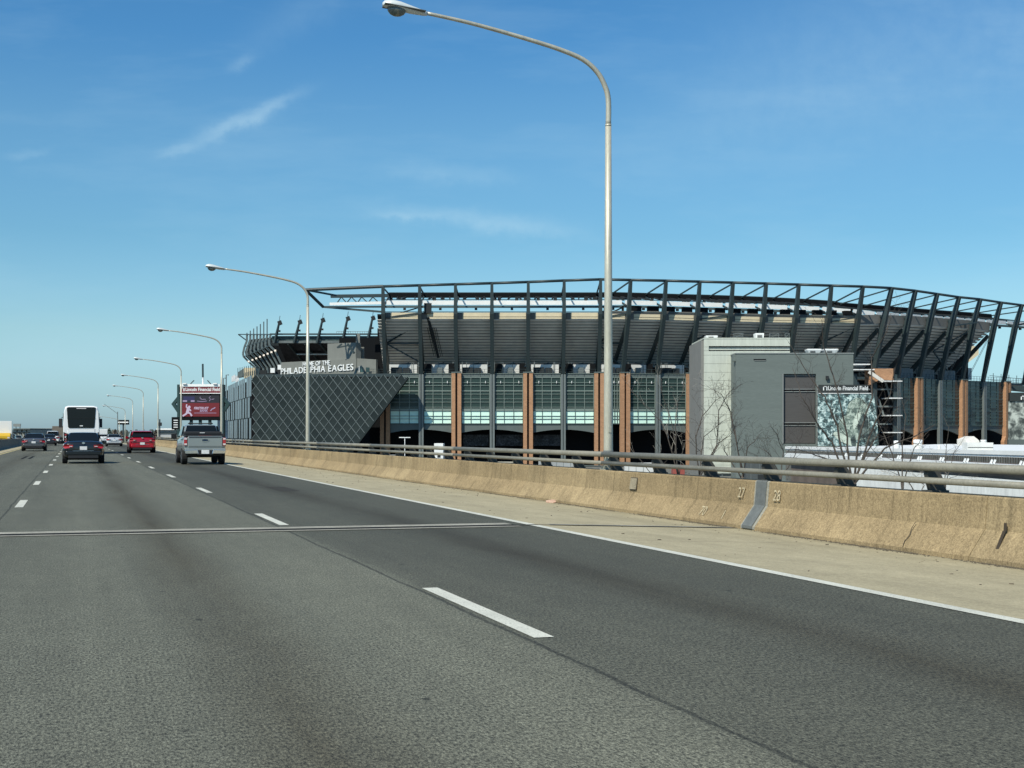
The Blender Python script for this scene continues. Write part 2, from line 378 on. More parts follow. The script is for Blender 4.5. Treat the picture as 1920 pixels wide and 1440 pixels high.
# bridge deck slab under the surfaces
b = MB()
for i in range(len(STN)-1):
    s0, s1 = STN[i], STN[i+1]
    if s1 > 520: break
    A = [(t, s, zr(s) + z) for s in (s0, s1) for (t, z) in ((-24,-0.02),(11.2,-0.14),(11.2,-1.0),(-24,-1.0))]
    b.add(A, [(0,1,5,4),(1,2,6,5),(2,3,7,6),(3,0,4,7)])
deck = tag(b.build('bridge_deck', concrete('deck concrete', (.26,.25,.22))), kind='structure'); deck.rotation_euler = (0,0,TH)
road = tag(strip('road', LEDGE-0.25, FOG+0.1, 0.0, MA), kind='structure')
tag(strip('road_shoulder', FOG+0.1, TOE+0.05, 0.0, MSH), kind='structure')
tag(strip('median_shoulder', -6.5, LEDGE-0.25, 0.0, MSH), kind='structure')
tag(strip('opposite_carriageway', -23, -7.2, 0.0, MA, s0=30), kind='structure')
strip('edge_line', FOG-0.075, FOG+0.075, 0.006, MPAINT, parent=road, s1=460)
MYEL = mat('faded yellow paint', (0.55, 0.46, 0.2), 0.7, var=0.15, vscale=2)
strip('edge_line', LEDGE-0.07, LEDGE+0.07, 0.006, MYEL, parent=road, s1=460)
for k in range(0, 27):
    s0 = s_of(10.25 + 12.65*k, RLINE); strip('lane_dash', RLINE-0.075, RLINE+0.075, 0.005, MPAINT, s0, s0+3.45, road)
    s0 = s_of(15.8 + 12.65*k, LLINE); strip('lane_dash', LLINE-0.08, LLINE+0.08, 0.005, MPAINT, s0, s0+3.3, road)
# black contrast strip in the left lane
strip('tar_patch', -2.62, -2.45, 0.004, MBLACK, s_of(84, -2.5), s_of(94, -2.5), road)
strip('tar_patch', -3.02, -2.86, 0.004, MBLACK, s_of(84, -2.9), s_of(94, -2.9), road)
strip('tar_patch', 5.0, 5.5, 0.004, mat('tar', (.05,.048,.042), .95, spec=.1), s_of(36.5, 5.2), s_of(39.5, 5.2), road)
# expansion joint across the deck
SJ = s_of(22.85, 6.7)
def crossband(name, s0, s1, dz, m, t0, t1, parent):
    ts = [t for t in (t0, FOG+0.1, t1) if t0 <= t <= t1]; ts = sorted(set(ts)); v = []; rnd = random.Random(3)
    for t in ts: v += [(t, s0, zt(t)+dz), (t, s1, zt(t)+dz)]
    bb = MB(); bb.add(v, [(2*i, 2*i+2, 2*i+3, 2*i+1) for i in range(len(ts)-1)]); return bb.build(name, m, parent)
ej = bpy.data.objects.new('expansion_joint', None); COL.objects.link(ej); ej.rotation_euler = (0,0,TH); ej['kind'] = 'structure'
crossband('header_strip', SJ-0.36, SJ-0.15, 0.009, MHEAD, LEDGE-0.2, FOG-0.3, ej)
crossband('header_strip', SJ+0.16, SJ+0.58, 0.009, MHEAD, LEDGE-0.2, FOG-0.3, ej)
crossband('rubber_seal', SJ-0.15, SJ+0.16, 0.010, MBLACK, LEDGE-0.2, FOG-0.3, ej)
crossband('rubber_seal', SJ-0.04, SJ+0.04, 0.011, MBLACK, FOG-0.3, TOE-0.05, ej)
crossband('header_strip', SJ+0.04, SJ+0.22, 0.011, MHEAD, FOG+0.3, TOE-0.05, ej)

# ------------------------------------------------------------------ right barrier
BP = [(0,-0.12),(0.0,-0.06),(0.235,0.27),(0.27,0.66),(0.29,0.68),(0.55,0.68),(0.56,0.66),(0.56,-0.9),(0.0,-0.9)]
def barrier_mesh(s0, s1, rows=1):
    bb = MB(); n = len(BP); rings = []
    k = max(1, int((s1-s0)/3))
    for i in range(k+1):
        s = s0 + (s1-s0)*i/k
        rings.append([Vector((TOE+t, s, z+zr(s))) for t, z in BP])
    bb.loft(rings); return bb
bar_t = thing('concrete_barrier', 'long tan concrete parapet with sloped foot along the right shoulder', 'barrier', (0,0,0), TH)
joints = [-6]
sj_plate = s_of(23.62, TOE)
js = sorted([sj_plate] + [sj_plate - 6.1*k for k in (1,2,3,4,5)] + [sj_plate + 6.4*k for k in range(1, 56)])
js = [j for j in js if j < 380]
for i in range(len(js)-1):
    o = barrier_mesh(js[i]+0.008, js[i+1]-0.008).build('barrier_segment', MBAR if i % 3 else MBAR2, bar_t)
def slab_on_barrier(name, s0, s1, proud, m, lo=-0.11, hi=0.66, parent=bar_t):
    pts = [(0.0,-0.105),(0.0,-0.06),(0.235,0.27),(0.27,0.66),(0.29,0.683)]
    bb = MB(); ring = []
    for t, z in pts: ring.append((t-proud*0.9, z+proud*0.5 if z < .5 else z+proud*.3))
    vs = []
    for s in (s0, s1):
        for (t, z) in ring: vs.append((TOE+t, s, z+zr(s)))
        for (t, z) in reversed(pts): vs.append((TOE+t+.01, s, z-.01+zr(s)))
    n = len(vs)//2
    bb.loft([[Vector(v) for v in vs[:n]], [Vector(v) for v in vs[n:]]]); return bb.build(name, m, parent)
slab_on_barrier('joint_plate', sj_plate-0.18, sj_plate+0.18, 0.025, MPLATE)
slab_on_barrier('grout_strip', sj_plate-0.25, sj_plate-0.182, 0.008, MHEAD)
slab_on_barrier('grout_strip', sj_plate+0.182, sj_plate+0.25, 0.008, MHEAD)
# small junction box cover and the dark slot
bb = MB(); sx = s_of(29.0, TOE); bb.obox((TOE+.225, sx, .45), (.006,0,0.0), (0,.16,0), (.018,0,.11)); bb.build('box_cover', concrete('cover concrete', (.36,.31,.22)), bar_t)
bb = MB(); bb.obox((TOE+.235, sx, .45), (.003,0,0.0), (0,.18,0), (.018,0,.125)); bb.build('box_frame', mat('dark frame', (.08,.065,.045)), bar_t)
bb = MB(); ss = s_of(17.35, TOE); ring = [(0.02,-.09),(.2,.275),(.218,.37)]
for i in range(2):
    (ta,za),(tb,zb) = ring[i], ring[i+1]
    bb.add([(TOE+ta-.006,ss-.03,za+.004),(TOE+ta-.006,ss+.03,za+.004),(TOE+tb-.006,ss+.045,zb+.004),(TOE+tb-.006,ss-.015,zb+.004)],[(0,1,2,3)])
bb.build('drain_stain', mat('dark stain', (.05,.035,.02)), bar_t)
bb = MB(); ss = s_of(19.2, TOE)
pts = [(0.0,-.06,0),(.05,.02,.03),(.1,.1,-.01),(.15,.19,.02),(.2,.275,0)]
for i in range(4):
    (a,za,da),(c,zc,dc) = pts[i], pts[i+1]
    bb.add([(TOE+a-.004,ss+da-.008,za+.003),(TOE+a-.004,ss+da+.008,za+.003),(TOE+c-.004,ss+dc+.008,zc+.003),(TOE+c-.004,ss+dc-.008,zc+.003)],[(0,1,2,3)])
bb.build('crack', mat('dark stain', (.05,.035,.02)), bar_t)
MCH = mat('chalk marking', (0.50, 0.42, 0.27), 0.95, fine=.5, fscale=30)
def chalk(s, size, S, tt, zz, slope=False):
    up = (0.07/0.39, 0, 1) if not slope else (0.2, 0, 0.335)
    n = Vector((-1,0,.3)).normalized()
    text_on('chalk_number', s, size, Vector((TOE+tt, S, zz)) + n*0.006, (0,-1,0), up, MCH, bar_t, bold=0.0)
chalk('27', .25, sj_plate+0.82, .215, .38); chalk('28', .25, sj_plate-0.47, .215, .38)
chalk('70', .26, sj_plate+2.05, .045, .02, True); chalk('1', .24, sj_plate+1.1, .04, .0, True)

# ------------------------------------------------------------------ tube railing on the barrier
rail_t = thing('tube_railing', 'grey two tube railing with bracket posts on top of the tan parapet', 'railing', (0,0,0), TH)
def railrun(name, t, z, r, s0, s1, n=12):
    st = [s0] + [s for s in STN if s0 < s < s1] + [s1]
    return MB().tube([(t, s, z+zr(s)) for s in st], r, n).build(name, MRAIL, rail_t, smooth=True)
cuts = [2, 19.35, 31.2, 43.6, 55, 67, 79, 91, 103, 127, 151, 175, 199, 223, 247, 271, 295, 330]
sg = s_of(30.9, 11.0)
cuts = [3, 14.2, sg] + [sg + 12.6*k for k in range(1, 26)]
for a, c in zip(cuts[:-1], cuts[1:]):
    gap = 0.035 if abs(c-sg) < .01 else 0.004
    ga = 0.035 if abs(a-sg) < .01 else 0.004
    railrun('top_rail', TOE+0.26, 1.02, 0.058, a+ga, c-gap); railrun('lower_rail', TOE+0.25, 0.835, 0.043, a+ga, c-gap)
sleeve = MB().tube([(TOE+.26, -.11, 1.02),(TOE+.26, .11, 1.02)], 0.062, 12).mesh('sleeve'); sleeve.materials.append(MRAIL)
for c in cuts[1:12]:
    if abs(c-sg) > .1: link_mesh('rail_sleeve', sleeve, rail_t, (0, c, 0))
# a post: curved plate standing on the parapet, leaning in to carry the tubes
pp = [(.56,.68),(.56,.70),(.53,.82),(.45,.94),(.34,1.06),(.26,1.075),(.30,.99),(.27,.92),(.30,.79),(.33,.70),(.30,.68)]
pm = MB(); pm.prism([(TOE+t, -.045, z) for t, z in pp], (0, .09, 0)); pm.box((TOE+.29,-.11,.68),(TOE+.56,.11,.705))
pmesh = pm.mesh('rail_post'); pmesh.materials.append(MPOST)
s = s_of(17.0, 11.0) - 4.8
k = 0
while s < 330:
    o = link_mesh('rail_post', pmesh, rail_t, (0, s, zr(s))); s += 2.37; k += 1

# ------------------------------------------------------------------ street lamps
def make_lamp(name, hscale, label, s, t):
    L_ = thing(name, label, 'street lamp', RP(s, t, 0), TH, 'lamps along the parapet')
    return L_
def lamp_parts(root, zj, zt_):
    hs = zj/8.03
    arm = [(0,8.03),(0,8.67),(-.08,9.01),(-.25,9.33),(-.55,9.6),(-1.02,9.79),(-1.6,9.95),(-2.4,10.14),(-3.08,10.28),(-3.85,10.40)]
    arm = [(x/0.957, zj+(z-8.03)*(zt_-zj)/2.37) for x, z in arm]
    MB().tube([(0,0,-.4),(0,0,1.0),(0,0,4.5),(0,0,8.03*hs)], [.105,.100,.085,.066], 14).build('pole', MPOLE, root, smooth=True)
    MB().obox((-.0,-.098,1.55), (.035,0,0),(0,.010,0),(0,0,.07)).build('hand_hole_cover', MPOLE, root, bevel=.006)
    MB().tube([(0,0,1.02),(0,0,1.10)], .108, 14).build('pole_band', MPLATE, root, smooth=True)
    MB().tube([(0,0,8.03*hs-.015),(0,0,8.03*hs+.03)], .068, 14).build('pole_joint', MPOLE, root, smooth=True)
    # smooth the arm with catmull-rom
    P = [Vector((x,0,z)) for x, z in arm]; pts = []
    for i in range(len(P)-1):
        p0, p1, p2, p3 = P[max(i-1,0)], P[i], P[i+1], P[min(i+2,len(P)-1)]
        for k in range(4):
            u = k/4; pts.append(0.5*((2*p1)+(p2-p0)*u+(2*p0-5*p1+4*p2-p3)*u*u+(3*p1-p0-3*p2+p3)*u**3))
    pts.append(P[-1]); n = len(pts)
    MB().tube(pts, [.062-.024*i/(n-1) for i in range(n)], 12).build('arm', MPOLE, root, smooth=True)
    MB().box((-.14,-.17,.681),(.12,.17,.71)).box((-.12,-.12,.71),(.11,.12,.78)).build('base_bracket', MPOLE, root, bevel=.01)
    e = P[-1]; hx, hz = e.x, e.z
    # cobra head: stations from the neck to the nose
    rings = []
    for (d, w, top, bot) in ((-.02,.045,.035,.05),(.06,.06,.05,.065),(.3,.11,.09,.07),(.55,.165,.135,.05),(.75,.16,.145,.03),(.88,.10,.10,.02),(.92,.04,.05,.02)):
        zc = hz + d*0.10; ring = []
        for k in range(14):
            a = 2*math.pi*k/14; c, s_ = math.cos(a), math.sin(a)
            ring.append(Vector((hx-d, w*c, zc + (top if s_ > 0 else bot)*s_)))
        rings.append(ring)
    MB().loft(rings).build('lamp_head', MHEADL, root, smooth=True)
    MB().obox((hx-.47, 0, hz+.045), (.43,0,-.043), (0,.172,0), (0,0,.012)).build('head_seam', mat('seam dark', (.1,.11,.1)), root, bevel=.01)
    lens = MB(); lr = []
    for j in range(5):
        q = j/4*math.pi/2
        lr.append([Vector((hx-.62+.20*math.cos(q)*math.cos(2*math.pi*k/14)*(1.05), .145*math.cos(q)*math.sin(2*math.pi*k/14), hz+.045-.17*math.sin(q))) for k in range(14)])
    lr[-1] = [Vector((hx-.62+.004*math.cos(2*math.pi*k/14), .004*math.sin(2*math.pi*k/14), hz-.125)) for k in range(14)]
    lens.loft(lr); lens.build('lens', MLENS, root, smooth=True)
LT = 11.0
lamp_s = []
l1 = thing('street_lamp', 'nearest tall curved arm street lamp rising past the top of the stadium', 'street lamp', (0,0,0), TH, 'lamps along the parapet')
sL = s_of(30.75, LT); l1.location = RP(s_of(31.0, LT), LT, 0); lamp_parts(l1, 8.09, 10.17)
labels = ['second street lamp, in front of the dark diamond panel wall', 'third street lamp, at the right edge of the red and dark video board',
 'fourth street lamp, at the left edge of the red and dark video board', 'fifth street lamp, standing just right of the red car',
 'sixth street lamp, rising behind the roof of the red car', 'seventh street lamp, just left of the red car',
 'eighth street lamp, standing by the silver car and reaching over the bus', 'ninth small street lamp, far off beyond the silver car', 'tenth tiny street lamp, far off to the right of the bus', 'eleventh and farthest tiny street lamp right of the bus']
Ys = [70.9, 112.4, 154.9, 197.6, 240, 283, 325, 368, 410, 452]
proto = None
for lab, Y in zip(labels, Ys):
    if proto is None:
        o = thing('street_lamp', lab, 'street lamp', (0,0,0), TH, 'lamps along the parapet'); lamp_parts(o, 7.75, 9.45); proto = o
    else:
        o = copy_tree(proto); o['label'] = lab
    s = s_of(Y, LT); o.location = RP(s, LT, 0)

# ------------------------------------------------------------------ median barrier
med = thing('median_barrier', 'low dark concrete median wall at the far left beside the grey sedan', 'barrier', (0,0,0), TH)
MMED = concrete('median concrete', (.22,.2,.165))
prof = [(-6.5,0),(-6.62,.2),(-6.74,.92),(-6.92,.92),(-7.04,.2),(-7.16,0)]
for i in range(30):
    a, c = 60+9*i, 69+9*i-.02
    MB().loft([[Vector((t,a,z+zr(a))) for t,z in prof],[Vector((t,c,z+zr(c))) for t,z in prof]]).build('barrier_segment', MMED, med)

# ------------------------------------------------------------------ shoulder litter
deb = MB(); rnd = random.Random(11)
for i in range(420):
    s = rnd.uniform(12, 75); t = TOE - abs(rnd.gauss(0, 0.9)) - .03 if rnd.random() < .6 else rnd.uniform(FOG+.3, TOE-.1)
    if t < FOG+.2: continue
    r = .004+.012*rnd.random()**2.5; a = rnd.uniform(0,6.3); h = r*rnd.uniform(.3,.8)
    c = Vector((t, s, zt(t)+h*.5))
    deb.obox(c, (r*math.cos(a)*rnd.uniform(1,2.2), r*math.sin(a)*1.4, 0), (-r*math.sin(a)*.6, r*math.cos(a)*.6, 0), (0,0,h))
for i in range(26000):
    s = 11 + 150*rnd.random()**2; t = TOE - abs(rnd.gauss(0, .07)) - .0
    if rnd.random() > .5 + .5*math.sin(s*1.7)*math.sin(s*.6+1): continue
    r = rnd.uniform(.004,.010); a = rnd.uniform(0,6.3)
    deb.obox((t, s, zt(t)+r*.4), (r*math.cos(a), r*math.sin(a), 0), (-r*math.sin(a)*.8, r*math.cos(a)*.8, 0), (0,0,r*.6))
o = tag(deb.build('gravel', mat('shoulder grit', (.12,.1,.07), .95, fine=.5, fscale=20)), kind='stuff'); o.rotation_euler = (0,0,TH)
lt = MB()
for i, (dx, dy, r, h) in enumerate(((0,0,.10,.05),(.1,.14,.07,.04),(-.03,-.16,.06,.03))):
    lt.obox((TOE-.2+dx*.3, s_of(32.8,TOE)+dy, -.10+h/2), (r*.8,.02,.01), (-.02,r,.0), (0,.01,h*.5))
o = tag(lt.build('litter_scrap', mat('pinkish litter', (.55,.36,.26), .8, var=.2, vscale=9), bevel=.01), 'crumpled pale pink scrap of litter lying at the foot of the parapet', 'litter'); o.rotation_euler = (0,0,TH)

# ================================================================== the stadium
MST = mat('dark teal steel', (0.030, 0.046, 0.048), 0.5, 0.0, var=0.12, vscale=0.6)
MST2 = mat('grey steel column', (0.145, 0.165, 0.16), 0.5, 0.0, var=0.08, vscale=0.5)
MBRK = mat('orange brick', (0.40, 0.218, 0.118), 0.9, var=0.14, vscale=0.7, fine=0.2, fscale=2.6, stretch=(1,1,3))
MGL = mat('dark green glass', (0.030, 0.052, 0.046), 0.22, var=0.25, vscale=0.35, spec=0.25)
MGL3 = mat('dark teal glass', (0.022, 0.052, 0.052), 0.10, var=0.7, vscale=0.25, fine=.4, fscale=.9, spec=0.6)
MMINT = mat('pale mint pane', (0.68, 0.93, 0.79), 0.4, var=0.05, vscale=0.3)
MMUL = mat('pale green mullion', (0.21, 0.26, 0.23), 0.5)
MMUL2 = mat('dark green mullion', (0.07, 0.10, 0.09), 0.5)
MSPD = mat('grey green spandrel', (0.105, 0.128, 0.12), 0.55, var=0.1, vscale=0.4)
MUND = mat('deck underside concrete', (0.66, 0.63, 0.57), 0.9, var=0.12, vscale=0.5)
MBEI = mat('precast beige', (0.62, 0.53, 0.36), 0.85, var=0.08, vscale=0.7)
MWH = mat('white painted metal', (0.82, 0.82, 0.79), 0.5, var=0.07, vscale=0.6)
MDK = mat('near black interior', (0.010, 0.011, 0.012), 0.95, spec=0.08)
MDG = mat('dark grey equipment', (0.028, 0.032, 0.034), 0.8, spec=0.2)
MBW = mat('white kiosk', (0.6, 0.6, 0.57), 0.7, var=0.1, vscale=0.5)

stadium = thing('stadium', 'large dark steel stadium stand with raking columns, open roof trusses and brick and glass base', 'stadium')
FY = 320.0
C1 = Vector((ux(1147, FY), FY, 0)); C2 = Vector((81.6, 331.0, 0))
U1 = Vector((1,0,0)); U2 = (C2-C1).normalized(); U3 = Vector((29.4,25,0)).normalized()
nrm = lambda u: Vector((u.y, -u.x, 0))
def on_line(px, p0, u):
    k = (px-960)/FPX; # X = k*Y
    t = (k*p0.y - p0.x)/(u.x - k*u.y); return p0 + u*t
FR = []   # base point, outward normal, along, lean, y of top, y of canopy, y of deck edge
for px, yt in ((722.5,537),(790,535),(856,533),(923,531),(990,528.7),(1056,526),(1123,523.8)):
    FR.append((on_line(px, C1, U1), nrm(U1), U1, 6.0, yt, 567.5, 597))
for px, yt, yc, yd in ((1167,525,567,597.5),(1232,526.3,568.5,598.5),(1294,528,570.5,600),(1355,529.8,572,601.5),(1416,531.5,574,603),(1476,533.5,576.5,604),(1536,535.5,579.5,605),(1594,537.3,583.5,605.5)):
    FR.append((on_line(px, C1, U2), nrm(U2), U2, 7.0, yt, yc, yd))
for px, yt, yc, yd in ((1636,540,588,605),(1681,545,591,606),(1722,551,594,608),(1763,557,597,611),(1803,561,600,614),(1842,567,602.5,618),(1881,572,605,622),(1919,577,608,626)):
    FR.append((on_line(px, C2, U3), nrm(U3), U3, 5.0, yt, yc, yd))
ZC = uz(702, FY)      # concourse level
def fp(i, o, z): B, n = FR[i][0], FR[i][1]; return Vector((B.x+n.x*o, B.y+n.y*o, z))
def zat(i, o, py): return CAMH + (HZ-py)/FPX*(FR[i][0].y + FR[i][1].y*o)
NF = len(FR)
OFF = [0.0]*14 + [-.8] + [-2.0]*(NF-15)
ztop = [zat(i, FR[i][3], FR[i][4]) for i in range(NF)]
zcan = [zat(i, 1.0, FR[i][5]) for i in range(NF)]
zdk = [zat(i, 4.0, FR[i][6]) for i in range(NF)]
up = lambda i: FR[i][2]
for i in range(NF):
    n, u, a = FR[i][1], FR[i][2], FR[i][3]
    m = MB(); k = (zdk[i]-ZC)/(ztop[i]-ZC)
    zk = zdk[i]+.8
    for (o0,z0,w0,d0,o1,z1,w1,d1) in ((0.1,ZC-.2,.75,.9, 5.2+OFF[i],zk,.82,1.4),(5.2+OFF[i],zk,.82,1.4, max(a,5.2),ztop[i],.62,.9)):
        rings = []
        for (o,z,w,d) in ((o0,z0,w0,d0),(o1,z1,w1,d1)):
            c = fp(i,o,z); rings.append([c+u*w/2+n*d/2, c-u*w/2+n*d/2, c-u*w/2-n*d/2, c+u*w/2-n*d/2])
        m.loft(rings)
    m.build('raking_column', MST, stadium)
    if i < 21:
        MB().bar(fp(i, -11, ZC-.1), fp(i, 3.6+OFF[i], zdk[i]-1.4), .6, 1.2, .55, .8, up=n).build('deck_raker', MST, stadium)
    MB().bar(fp(i, a, ztop[i]-.2), fp(i, -9, zcan[i]+2.9), .27, .27).build('roof_strut', MST, stadium)
    MB().bar(fp(i, 3.0, zcan[i]-.85), fp(i, -9, zcan[i]+2.2), .3, .35).build('roof_rib', MST, stadium)
for i in range(NF-1):
    u = FR[i][2]
    MB().tube([fp(i, FR[i][3], ztop[i]), fp(i+1, FR[i+1][3], ztop[i+1])], .30, 8).build('roof_chord', MST, stadium, smooth=True)
    MB().bar(fp(i,-9.5,zcan[i]+2.6), fp(i+1,-9.5,zcan[i+1]+2.6), .9, 1.0).build('roof_truss', MDK, stadium)
    MB().bar(fp(i,1.6,zcan[i]-.95), fp(i+1,1.6,zcan[i+1]-.95), .5, .5).build('gutter', mat('teal gutter', (.07,.1,.1), .5), stadium)
    MB().bar(fp(i,0.9,zcan[i]+.0)+u*.35, fp(i+1,.9,zcan[i+1]+.0)-u*.35, .12, .95).build('canopy_fascia', MWH, stadium)
    MB().bar(fp(i,0.9,zcan[i]+.66), fp(i+1,.9,zcan[i+1]+.66), .2, .16).build('canopy_edge', MST, stadium)
    if i != 6 or True:
        m = MB(); A, Bq = fp(i,-1.0,zcan[i]+.95), fp(i+1,-1.0,zcan[i+1]+.95); D, E = fp(i,-9,zcan[i]+2.15), fp(i+1,-9,zcan[i+1]+2.15)
        for k in range(8):
            f = (k+.5)/8
            if random.random() < .25: continue
            p = A.lerp(Bq, f); q = D.lerp(E, f + (.06 if k%2 else -.06)); m.bar(p, q, .25, .3)
            if random.random() < .55: m.obox(D.lerp(E, f)+Vector((0,0,-.3)), u*.36, Vector((0,.3,0)), Vector((0,0,random.uniform(.25,.5))))
        m.build('roof_lattice', MDG, stadium)
        m = MB(); m.add([fp(i,-9.2,zcan[i]+3.15), fp(i+1,-9.2,zcan[i+1]+3.15), fp(i+1,-22,zcan[i+1]+3.6), fp(i,-22,zcan[i]+3.6),
                 fp(i,-9.2,zcan[i]+3.3), fp(i+1,-9.2,zcan[i+1]+3.3), fp(i+1,-22,zcan[i+1]+3.8), fp(i,-22,zcan[i]+3.8)],
                 [(0,3,2,1),(4,5,6,7),(0,1,5,4),(1,2,6,5),(2,3,7,6),(3,0,4,7)])
        m.build('roof_panel', MST, stadium)
    # hanging fixtures under the gutter
    m = MB(); c = fp(i,1.6,zcan[i]-1.45).lerp(fp(i+1,1.6,zcan[i+1]-1.45), .55); m.obox(c, u*.28, nrm(u)*.25, Vector((0,0,.24)))
    m.build('floodlight', MDG, stadium)
# upper deck: stepped underside, edge wall, rail
def deck_section(i0, i1, e0=0.0, e1=0.0):
    NS = 17
    def pt(i, f, dz=0, ext=0.0, do=0):
        o = 4.0 + (-10.5-4.0)*f + OFF[i]; z = zdk[i] - .3 + (ZC+1.9-zdk[i]+.3)*f
        return fp(i, o, z+dz) + FR[i][2]*ext
    back = MB()
    for i in range(i0, i1):
        xa = -e0 if i == i0 else 0; xb = e1 if i == i1-1 else 0
        a0, b0, a1, b1 = pt(i,0,.75,xa), pt(i+1,0,.75,xb), pt(i,1,.75,xa), pt(i+1,1,.75,xb)
        up_ = Vector((0,0,.5)); back.add([a0,b0,b1,a1,a0+up_,b0+up_,b1+up_,a1+up_],[(0,3,2,1),(4,5,6,7),(0,1,5,4),(1,2,6,5),(2,3,7,6),(3,0,4,7)])
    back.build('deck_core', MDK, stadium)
    for k in range(NS):
        m = MB()
        f0, f1 = k/NS, (k+.60)/NS
        for i in range(i0, i1):
            xa = -e0 if i == i0 else 0; xb = e1 if i == i1-1 else 0
            a0, b0, a1, b1 = pt(i,f0,0,xa), pt(i+1,f0,0,xb), pt(i,f1,-.03,xa), pt(i+1,f1,-.03,xb)
            up_ = Vector((0,0,.10)); m.add([a0,b0,b1,a1,a0+up_,b0+up_,b1+up_,a1+up_],[(0,3,2,1),(4,5,6,7),(0,1,5,4),(1,2,6,5),(2,3,7,6),(3,0,4,7)])
        m.build('tier_slab', MUND, stadium)
deck_section(0, 20, 1.4, .2)
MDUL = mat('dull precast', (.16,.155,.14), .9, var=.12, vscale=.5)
def wallrun(name, i, o, zoff0, zoff1, m, base, inset0=0.5, inset1=.5, th=.25):
    p, q = fp(i,o+OFF[i],0), fp(i+1,o+OFF[i+1],0); u = (q-p).normalized(); p = p+u*inset0; q = q-u*inset1; n = nrm(u)
    bb = MB(); za, zb = base[i], base[i+1]
    vs = [p+Vector((0,0,za+zoff0)), q+Vector((0,0,zb+zoff0)), q+Vector((0,0,zb+zoff1)), p+Vector((0,0,za+zoff1))]
    bb.prism(vs, -n*th); return bb.build(name, m, stadium)
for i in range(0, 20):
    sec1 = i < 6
    if i < 14:  # beige stops at the bend; the grey beyond has shade in its colour
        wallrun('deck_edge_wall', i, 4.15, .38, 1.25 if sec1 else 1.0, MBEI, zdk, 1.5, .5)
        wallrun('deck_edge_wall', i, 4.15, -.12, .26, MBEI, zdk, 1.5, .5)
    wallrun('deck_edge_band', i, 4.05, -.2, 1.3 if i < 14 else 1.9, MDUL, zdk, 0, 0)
    wallrun('deck_rail', i, 4.2, 1.35, 1.5, MST, zdk, 0, 0, .1) if i < 14 else None
    if i >= 6:
        for f in (.30,.80):
            wallrun('speaker_box', i, 3.2, 1.32, 2.9, MDK, zdk, 8*(f-.17), 8*(1-f-.14), 1.2) if i < 14 else None
            wallrun('deck_parapet', i, 3.6, 1.0, 1.75, MDUL, zdk, 0, 0, .3) if f < .5 else None
# bracing between rakers and columns
for i in (0, 6, 9, 13, 18):
    if i+1 >= NF: continue
    m = MB(); mid = fp(i,-2,ZC+7.0)
    m.bar(mid, fp(i+1,2.0,zdk[i+1]-.8), .3,.3).bar(mid, fp(i+1,-4,ZC+2.6), .3,.3).bar(mid, fp(i+1,-2.0,ZC+7.0), .3,.3)
    m.bar(fp(i,4.2,zdk[i]+.1), fp(i+1,1.6,zcan[i+1]-1), .28,.28).bar(fp(i,4.2,zdk[i]+.1), fp(i+1,4.3,zdk[i+1]+1.2), .26,.26)
    m.build('cross_brace', MST, stadium)
# cable chute under the first bays
m = MB(); p0 = fp(1, 4.3, zdk[1]+2.6) + U1*1.7
m.bar(p0+Vector((0,0,-2.4)), p0+Vector((1.9,8.0,-10.8)), .6, .25, up=(0,1,0)); m.obox(p0+Vector((0,0,-.4)), (.8,0,0),(0,.4,0),(0,0,1.1))
for k in range(6): m.bar(p0+Vector((-.95+.38*k,-.3,-1)), p0+Vector((.95+.38*k,7.9,-10.6)), .09,.09)
m.build('cable_chute', MDG, stadium)
# left roof end: cantilevered tip, lattice and edge
TIP = U(573, 543.5, FY-6); LOW = U(606, 575.5, FY-2)
m = MB(); m.tube([TIP, fp(0,FR[0][3],ztop[0])], .36, 8); m.tube([TIP, LOW], .34, 8); m.bar(TIP, U(630,554,FY+6), .38,.38)
m.bar(LOW, fp(0,1.6,zcan[0]-.95), .4,.4); m.bar(LOW, fp(0,4.1,zdk[0]+1.4), .42,.42)
m.build('roof_tip_frame', MST, stadium)
MB().bar(U(620,555.5,FY+9), fp(0,-9.5,zcan[0]+2.6), .9, .7).build('roof_truss', MST, stadium)
MB().bar(U(618,570,FY-1), fp(0,.9,zcan[0]), .12, .62).build('canopy_fascia', MWH, stadium)
m = MB(); zig = [632,640,650,659,670,678,690,699,711]
for a, c in zip(zig[:-1], zig[1:]):
    k = zig.index(a); m.bar(U(a, 557 if k%2 else 568, FY+3), U(c, 568 if k%2 else 557, FY+3), .22,.22)
m.build('roof_lattice', MST, stadium)
# right roof end
m = MB(); e = NF-2
m.bar(fp(e,FR[e][3]*.55,zdk[e]+1.5), fp(e+1,4,zdk[e+1]+3.4), .4,.4); m.build('roof_tip_frame', MST, stadium)
for i in (19, 20):
    m = MB()
    for k in (0,.5): m.tube([fp(i,2.4,zcan[i]-1)+U3*(1.6+k), fp(i,-5,ZC+1)+U3*(1.2+k)], .05, 5)
    m.build('stay_cable', MST2, stadium)

